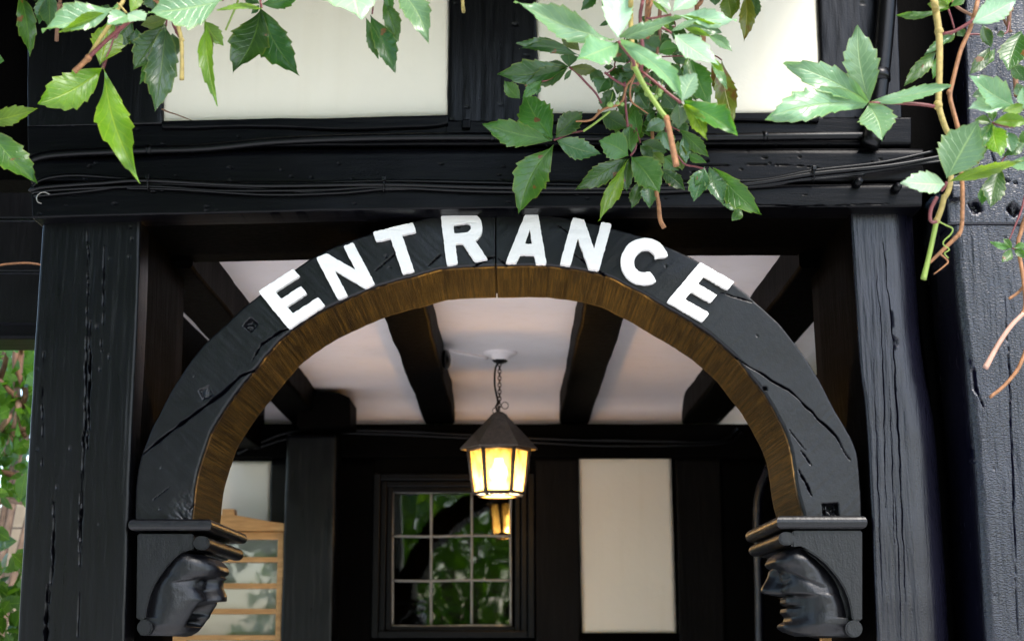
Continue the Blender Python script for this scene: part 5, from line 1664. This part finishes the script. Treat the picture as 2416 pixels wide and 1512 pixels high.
for (x, y, nl, sz) in ((330, 620, 5, 240), (620, 760, 5, 260), (900, 600, 4, 230), (1080, 900, 5, 260), (300, 1080, 5, 250), (620, 1050, 5, 250), (880, 1180, 5, 260), (1200, 1250, 5, 260), (420, 1380, 5, 270),
                       (760, 1500, 5, 260), (1060, 1600, 5, 270), (240, 1620, 5, 230), (560, 1700, 5, 260), (900, 1800, 4, 240), (1330, 1000, 4, 230), (1020, 350, 4, 220), (720, 300, 3, 200), (1300, 1480, 4, 230), (700, 560, 4, 230), (1180, 620, 4, 220), (500, 850, 5, 210), (780, 950, 5, 210), (200, 900, 4, 200), (480, 1200, 5, 210), (1000, 1080, 5, 220), (700, 1330, 5, 220), (1120, 1420, 4, 210), (340, 1520, 5, 220), (620, 1560, 5, 220), (1240, 830, 4, 200), (840, 430, 4, 200), (480, 480, 4, 190)):
    a0 = rf.uniform(200, 300)
    ls = []
    for q_ in range(nl):
        an = math.radians(a0 + (q_ - (nl - 1) / 2) * rf.uniform(48, 66))
        ln = sz * rf.uniform(.75, 1.1) * (1 - .10 * abs(q_ - (nl - 1) / 2))
        ls.append((x + 18 * math.cos(an), y - 18 * math.sin(an), x + ln * math.cos(an), y - ln * math.sin(an), ln * rf.uniform(.44, .55), rf.choice('dddmdg'), rf.uniform(-.04, .01), rf.uniform(-20, 22)))
    leaf(v6, 'M2', rf.uniform(2.96, 3.10), ls)
for (x, y, r) in ((640, 1262, 52), (742, 1318, 44), (815, 1222, 46), (800, 1275, 40), (135, 1418, 50), (235, 1400, 34), (300, 1410, 30)):
    c = P(*zone('M2', x, y), 2.86)
    rr_ = r * ZN['M2'][2] * SD * 2.86 / F_PX
    bm = bmesh.new()
    bmesh.ops.create_icosphere(bm, subdivisions=3, radius=rr_)
    Vb = np.array([v.co[:] for v in bm.verts])
    for i, v in enumerate(bm.verts):
        v.index = i
    Fb = [[v.index for v in f.verts] for f in bm.faces]
    bm.free()
    Vb *= (1 - 0.10 * np.exp(-((Vb[:, 2:3] / rr_ + 1) / .15) ** 2))
    o = mk('berry', Vb + c, Fb, M['berry'], v6)
    tube('berry_stalk', [c + [0, 0, rr_ * .9], c + [.004, .003, rr_ * .9 + .012], c + [.006, .008, rr_ + .022]], .0010, M['st_grn'], o, 5, 8)

# --- right-hand strands
v7 = vine('thick ochre creeper stem bearing one large grey-green five-fingered leaf over the rail', P(2200, -200, 2.7))
stem(v7, 'R1', 2.58, [(1060, -700, 3.0), (1085, -60), (1110, 150), (1150, 420), (1160, 700), (1155, 1100), (1150, 1420), (1230, 1700), (1330, 1960), (1300, 2500), (1210, 2700)], [.0085, .0078, .0078, .0080, .0078, .0075, .0078, .0072, .0065, .0058, .0055], 'st_yel', n=120, nodes=[(1155, 430), (1140, 1420)])
stem(v7, 'Z6', 2.57, [(1862, -30), (1840, 60), (1808, 145)], [.0060, .0060], 'st_yel', nodes=[(1808, 145)])
stem(v7, 'Z6', 2.57, [(1808, 140), (1775, 300), (1745, 430), (1715, 552)], [.0052, .0050, .0050, .0060], 'st_grn')
stem(v7, 'Z6', 2.56, [(1810, -20), (1770, 60), (1762, 130), (1780, 155), (1808, 150)], [.0040, .0040, .0032], 'st_pur')
stem(v7, 'Z6', 2.55, [(1820, 148), (1870, 175), (1918, 200), (1905, 240), (1862, 280), (1855, 310), (1895, 345), (1862, 372), (1890, 405)], [.0016, .0014, .001], 'st_grn', n=70)
leaf(v7, 'R1', 2.56, [(215, 1395, 50, 345, 430, 'p', -.03, 8), (190, 1390, -950, 855, 370, 'p', -.03, 20), (180, 1410, -1165, 1585, 410, 'p', -.06, 22), (205, 1420, 390, 1905, 440, 'p', -.05, 10), (240, 1385, 1315, 1158, 190, 'p', -.02, 34)], [(210, 1400), (500, 1388), (900, 1410), (1090, 1440)], prad=.0036)
leaf(v7, 'R1', 2.62, [(1270, 130, 565, 222, 90, 'm', -.03, 20), (1290, 90, 1000, 55, 170, 'y', 0, 20), (1300, 90, 1510, -40, 110, 'm', 0, 20), (1285, 70, 1250, -70, 170, 'y', .01, 0)], [(1280, 130), (1320, 250), (1360, 390)], prad=.0018)
leaf(v7, 'R1', 2.46, [(1610, 305, 2190, 0, 330, 'w', -.02, 26)], [(1640, 260), (1500, 350), (1350, 430), (1200, 460)], prad=.0032)
leaf(v7, 'R1', 2.64, [(1370, 400, 1195, 600, 130, 'm', 0, 10), (1330, 480, 955, 745, 110, 'g', -.01, 20), (1130, 700, 675, 1165, 180, 'm', -.02, -5), (1140, 740, 1070, 1070, 110, 'm', 0, -10), (1420, 400, 1480, 500, 120, 'd', 0, 0)], [(1300, 480), (1380, 420), (1450, 380)])
v8 = vine('orange-brown creeper shoots with pale and bright leaves before the glossy crazed timber', P(2350, -200, 2.7))
stem(v8, 'R1', 2.60, [(1800, -700, 3.0), (1690, -50), (1570, 390), (1440, 700), (1330, 1130), (1300, 1300), (1340, 1480), (1420, 1800), (1430, 2150), (1460, 2400), (1470, 2640), (1466, 2995)], [.005, .0052, .0056, .0055, .0055, .0058, .005, .0046, .0046, .0048, .0048, .0044], 'st_org', n=120, nodes=[(1290, 1250)])
stem(v8, 'Z6', 2.60, [(1985, 150), (1978, 200), (1960, 240), (1880, 320), (1760, 435)], [.0044, .0044, .0040, .003], 'st_org', nodes=[(1962, 240)])
stem(v8, 'Z6', 2.58, [(1830, 372), (1885, 425), (1860, 460), (1788, 516)], [.0020, .0018, .0012], 'st_org')
stem(v8, 'R1', 2.75, [(1300, -200, 3.0), (1340, 30), (1480, 150), (1640, 225)], .0036, 'bark')
stem(v8, 'R1', 2.85, [(2150, -300, 3.1), (2110, 60), (2090, 440)], .0050, 'bark', nodes=[(2130, 130)])
stem(v8, 'R1', 2.85, [(2010, 220), (2060, 330), (2130, 440)], .0032, 'bark')
stem(v8, 'R1', 2.85, [(2200, 1300), (2180, 1000), (2140, 850)], .006, 'bark')
stem(v8, 'R1', 2.80, [(1540, 470), (1660, 465), (1795, 485)], .0024, 'st_pur')
leaf(v8, 'R1', 2.78, [(2270, 430, 2085, 970, 330, 'd', -.03, 14), (1750, 330, 1865, 645, 150, 'd', 0, 8), (1835, 640, 1565, 1010, 170, 'd', -.01, 0), (1910, 650, 1745, 905, 110, 'm', -.01, 0), (2040, 440, 1930, 480, 90, 'd', 0, 0)], [(2000, 460), (2070, 440), (2100, 300)])
leaf(v8, 'R1', 2.48, [(2210, 1450, 1570, 1020, 330, 'p', -.05, 22), (2050, 1430, 1545, 1472, 210, 'w', -.03, 30), (2330, 1420, 2010, 1500, 130, 'y', -.02, 10), (2280, 1180, 2330, 1500, 150, 'p', 0, 10)], [(2210, 1450), (2300, 1480), (2400, 1450)])
leaf(v8, 'R1', 2.80, [(2140, 850, 2330, 1100, 180, 'd', 0, 5), (2200, 1120, 2320, 1330, 140, 'g', 0, 0), (1760, 1290, 1600, 1300, 120, 'g', 0, 20)], [(2150, 850), (2130, 760), (2110, 600)])
leaf(v8, 'R2', 2.50, [(1710, 185, 1745, 25, 100, 'm', 0, 10), (1730, 190, 2160, 195, 170, 'y', -.01, 22), (1722, 210, 1812, 618, 240, 'y', -.04, 4), (1690, 215, 1415, 565, 180, 'm', -.03, -4), (1690, 195, 1490, 165, 110, 'm', 0, 25)], [(1710, 200), (1800, 230), (1950, 250), (2100, 180)], prad=.0022)
leaf(v8, 'R2', 2.46, [(1150, 885, 1545, 175, 500, 'p', -.03, 22), (1140, 960, 590, 930, 250, 'w', -.05, 28), (1170, 935, 2120, 670, 140, 'y', -.05, -18), (1900, 690, 2250, 700, 150, 'p', -.03, 25)], [(1150, 930), (1120, 990), (1080, 1040)], prad=.003)
leaf(v8, 'R2', 2.66, [(1800, 740, 1688, 1255, 250, 'd', -.03, 5), (1620, 960, 1580, 1205, 110, 'm', -.01, 0), (1200, 850, 1660, 500, 190, 'd', .01, 10), (1900, 320, 1955, 575, 200, 'g', -.01, 8), (2110, 440, 1840, 610, 130, 'd', 0, 8), (2080, 300, 2180, 450, 160, 'm', 0, 0)], [(1800, 740), (1850, 640), (1950, 520)])
v9 = vine('bare orange and pink creeper runners with one tiny leaf before the lower crazed timber', P(2460, 300, 2.8))
stem(v9, 'Z6', 2.75, [(2520, -1700, 3.1), (2500, -300), (2400, 200), (2375, 310), (2412, 560), (2420, 760), (2330, 870), (2240, 1000), (2148, 1165)], [.005, .004, .0034, .0036, .0040, .0046, .0046, .0042, .0062], 'st_org', n=120)
stem(v9, 'Z6', 2.745, [(2412, 790), (2330, 872), (2240, 1000), (2146, 1170)], [.0044, .0050, .0046, .0066], 'st_pink')
stem(v9, 'Z6', 2.78, [(2560, 600), (2440, 1010), (2400, 1120), (2365, 1190), (2280, 1290), (2178, 1374)], [.004, .0042, .0046, .0040, .0036], 'st_org', nodes=[(2365, 1190)])
stem(v9, 'Z6', 2.76, [(2430, 580), (2380, 640), (2312, 688)], [.0034, .003], 'st_org')
stem(v9, 'Z6', 2.82, [(2430, -60), (2398, 70), (2350, 190), (2310, 285)], [.0026, .0024, .0016], 'st_pur')
leaf(v9, 'Z6', 2.74, [(2330, 335, 2183, 290, 44, 'm', -.01, 10), (2334, 332, 2272, 268, 40, 'm', 0, 10), (2340, 335, 2450, 318, 44, 'm', 0, 10), (2330, 340, 2262, 432, 60, 'm', -.01, 0), (2345, 342, 2440, 410, 50, 'm', -.01, 0)], [(2335, 335), (2365, 345), (2385, 350)], prad=.0012)

# ------------------------------------------------------------------ beyond the porch on the open side
wing = thing('neighbour_wing', 'black boarded wing overhanging the garden beyond the square post', 'building', (-2.6, 4.8, 2.4))
z0 = P(40, 806, 4.6)[2]
for k in range(9):
    zz = z0 + .05 + k * .165
    box('board', (-2.1, 4.60 + .004 * (k % 2), zz), (-1.36, 4.64, zz + .163), M['blk_v'], wing, .006)
box('soffit_beam', (-2.1, 4.56, z0), (-1.36, 4.75, z0 + .052), M['blk_h'], wing, .01)
c = P(20, 622, 4.55)
tube('wire', [P(-40, 632, 4.55), P(20, 623, 4.55), P(70, 621, 4.55), P(110, 628, 4.58)], .003, M['st_org'], wing, 6, 20)


def foliage(n, lo, hi, size, seed, shape=None):
    """a mass of small curved leaves"""
    r = np.random.RandomState(seed)
    C = r.uniform(lo, hi, (n, 3))
    if shape is not None:
        C = shape(C, r)
        n = len(C)
    d = r.normal(size=(n, 3)) + [0, -.3, -.4]
    d /= np.linalg.norm(d, axis=1)[:, None]
    s = np.cross(d, r.normal(size=(n, 3)))
    s /= np.linalg.norm(s, axis=1)[:, None]
    nn = np.cross(d, s)
    L = size * r.uniform(.6, 1.3, n)[:, None]
    prof = [(0, 0, 0), (.35, .30, .06), (.7, .24, .02), (1, 0, -.08), (.7, -.24, .02), (.35, -.30, .06), (.5, 0, 0)]
    V = np.stack([C + d * L * a + s * L * b_ + nn * L * c_ for a, b_, c_ in prof], 1).reshape(-1, 3)
    base = np.arange(n) * 7
    Fc = np.stack([np.stack([base + i, base + j, base + 6], 1) for i, j in ((0, 1), (1, 2), (2, 3), (3, 4), (4, 5), (5, 0))], 1).reshape(-1, 3)
    uv = np.tile(np.array([(a, b_ * 3.2) for a, b_, c_ in prof]), (n, 1))
    return V, Fc, uv


def ell(C, r, c, rad, hollow=.25):
    q = (C - c) / rad
    d = np.linalg.norm(q, axis=1)
    keep = (d < 1 + .25 * fbm(C[:, 0] * 1.3, C[:, 1] * 1.3, C[:, 2] * 1.3, 4)) & (r.uniform(size=len(C)) < np.clip((d - hollow) * 2, .1, 1)) & (C[:, 2] > .02)
    return C[keep]


def shrub(name, label, cat, c, rad, n, size, seed, trunk=True, mat='lf_bush', group=None):
    c, rad = np.array(c, float), np.array(rad, float)
    t = thing(name, label, cat, (c[0], c[1], 0), group)
    V, Fc, uv = foliage(n, c - rad * 1.2, c + rad * 1.2, size, seed, lambda C, r: ell(C, r, c, rad))
    mk('foliage', V, Fc, M[mat], t, uv=uv, smooth=True, kind='stuff')
    if trunk:
        rr_ = random.Random(seed)
        V, Fc = tube_arrays([(c[0], c[1], 0), (c[0] + .05, c[1], c[2] * .5), (c[0], c[1] + .05, c[2] + rad[2] * .5)], [rad[0] * .09 + .02, rad[0] * .05 + .01, .01], 9, 14)
        mk('trunk', V, Fc, M['bark_grey'], t)
        for k in range(7):
            e = c + rad * [rr_.uniform(-.7, .7), rr_.uniform(-.7, .7), rr_.uniform(-.2, .7)]
            b0 = np.array([c[0] + .03, c[1], c[2] * rr_.uniform(.3, .7)])
            tube('limb', [b0, (b0 + e) / 2 + [0, 0, .1], e], [.03 * rad[0] + .012, .006], M['bark_grey'], t, 6, 12)
    return t


shrub('leafy_bush', 'sunlit leafy bush low beside the square post', 'bush', (-1.78, 5.1, 1.15), (.36, .36, .82), 7000, .075, 1)
shrub('garden_shrub', 'taller shaded shrub with twisting branches under the boarded wing', 'shrub', (-2.15, 6.3, 2.95), (.45, .4, .62), 4200, .085, 2)
tb = thing('twisted_climber', 'bare twisted brown climber branches between the wing and the leafy bush', 'climber', (-1.7, 5.3, 1.0))
for k, br_ in enumerate(([(36, 800), (38, 900), (44, 960), (30, 1020), (10, 1070), (-30, 1120)], [(52, 812), (46, 880), (60, 930), (40, 990), (60, 1030)], [(-30, 880), (10, 910), (50, 950), (86, 985)],
                         [(-40, 1060), (10, 1000), (40, 960), (80, 905)], [(-40, 1000), (20, 1015), (76, 1010)], [(-40, 1105), (30, 1120), (80, 1150)], [(-40, 1195), (20, 1180), (90, 1190)], [(-30, 960), (5, 880), (20, 820)])):
    tube('branch', [P(x, y, 5.35 + .05 * math.sin(i * 2 + k)) for i, (x, y) in enumerate(br_)], [.013, .011, .008], M['bark'] if k % 3 else M['st_pink'], tb, 8, 40)
V, Fc, uv = foliage(260, P(-60, 1190, 5.5), P(110, 800, 5.2), .075, 9)
mk('foliage', V, Fc, M['lf_bush'], tb, uv=uv, kind='stuff')
fn = thing('board_fence', 'weathered tan board fence behind the leafy bush', 'fence', (-2.2, 7.0, 0))
for k in range(22):
    x = -4.0 + k * .135
    box('plank', (x, 7.0 + .006 * (k % 2), 0.02), (x + .128, 7.03, 2.22 + .01 * math.sin(k * 3)), M['fence'], fn, .004)
box('rail', (-4.0, 6.955, 1.93), (-1.03, 6.998, 2.0), M['fence'], fn, .005)
tube('wire', [(-4, 6.94, 2.12), (-2.5, 6.94, 2.11), (-1.0, 6.94, 2.12)], .004, M['iron'], fn, 6, 10)
shrub('background_tree', 'dense dark tree standing behind the board fence', 'tree', (-2.6, 8.6, 2.6), (1.6, .8, 1.8), 9000, .13, 5)
# garden behind the viewer: it is what the window panes and the gloss paint reflect
shrub('garden_tree', 'broad green garden tree opposite the porch, mirrored in the window panes', 'tree', (-4.2, -6.0, 6.0), (4.0, 2.2, 3.6), 64000, .23, 21, mat='lf_bush')
shrub('garden_hedge', 'rounded green hedge opposite the porch, mirrored low in the window panes', 'hedge', (-1.2, -8.5, 2.0), (2.2, 1.2, 2.5), 42000, .15, 22, mat='lf_y')

blocker = thing('sky_blocker_eave', 'added out-of-view eave above the cream panels from which the creeper hangs', 'blocker', (-1.2, 2.8, 3.2))  # unseen overhang added to block sky light and dim the facade
box('shade_soffit', (-5.0, 2.25, 3.20), (0.75, 3.60, 3.24), M['blk_in'], blocker, .004)
box('shade_fascia', (-5.0, 2.21, 3.14), (0.75, 2.247, 3.32), M['blk_h'], blocker, .004)
V, Fc = [], []
for k in range(12):
    for x in (-5.05, 0.8):
        V.append((x, 2.12 + .125 * k, 3.30 + .075 * k)); V.append((x, 2.12 + .125 * k, 3.34 + .075 * k))
for k in range(11):
    a = k * 4
    Fc += [[a + 1, a + 3, a + 7, a + 5], [a, a + 4, a + 6, a + 2], [a, a + 1, a + 5, a + 4], [a + 2, a + 6, a + 7, a + 3]]
Fc += [[0, 2, 3, 1], [44, 45, 47, 46]]
mk('shade_slope', V, Fc, M['bark_grey'], blocker, smooth=False, recalc=True)
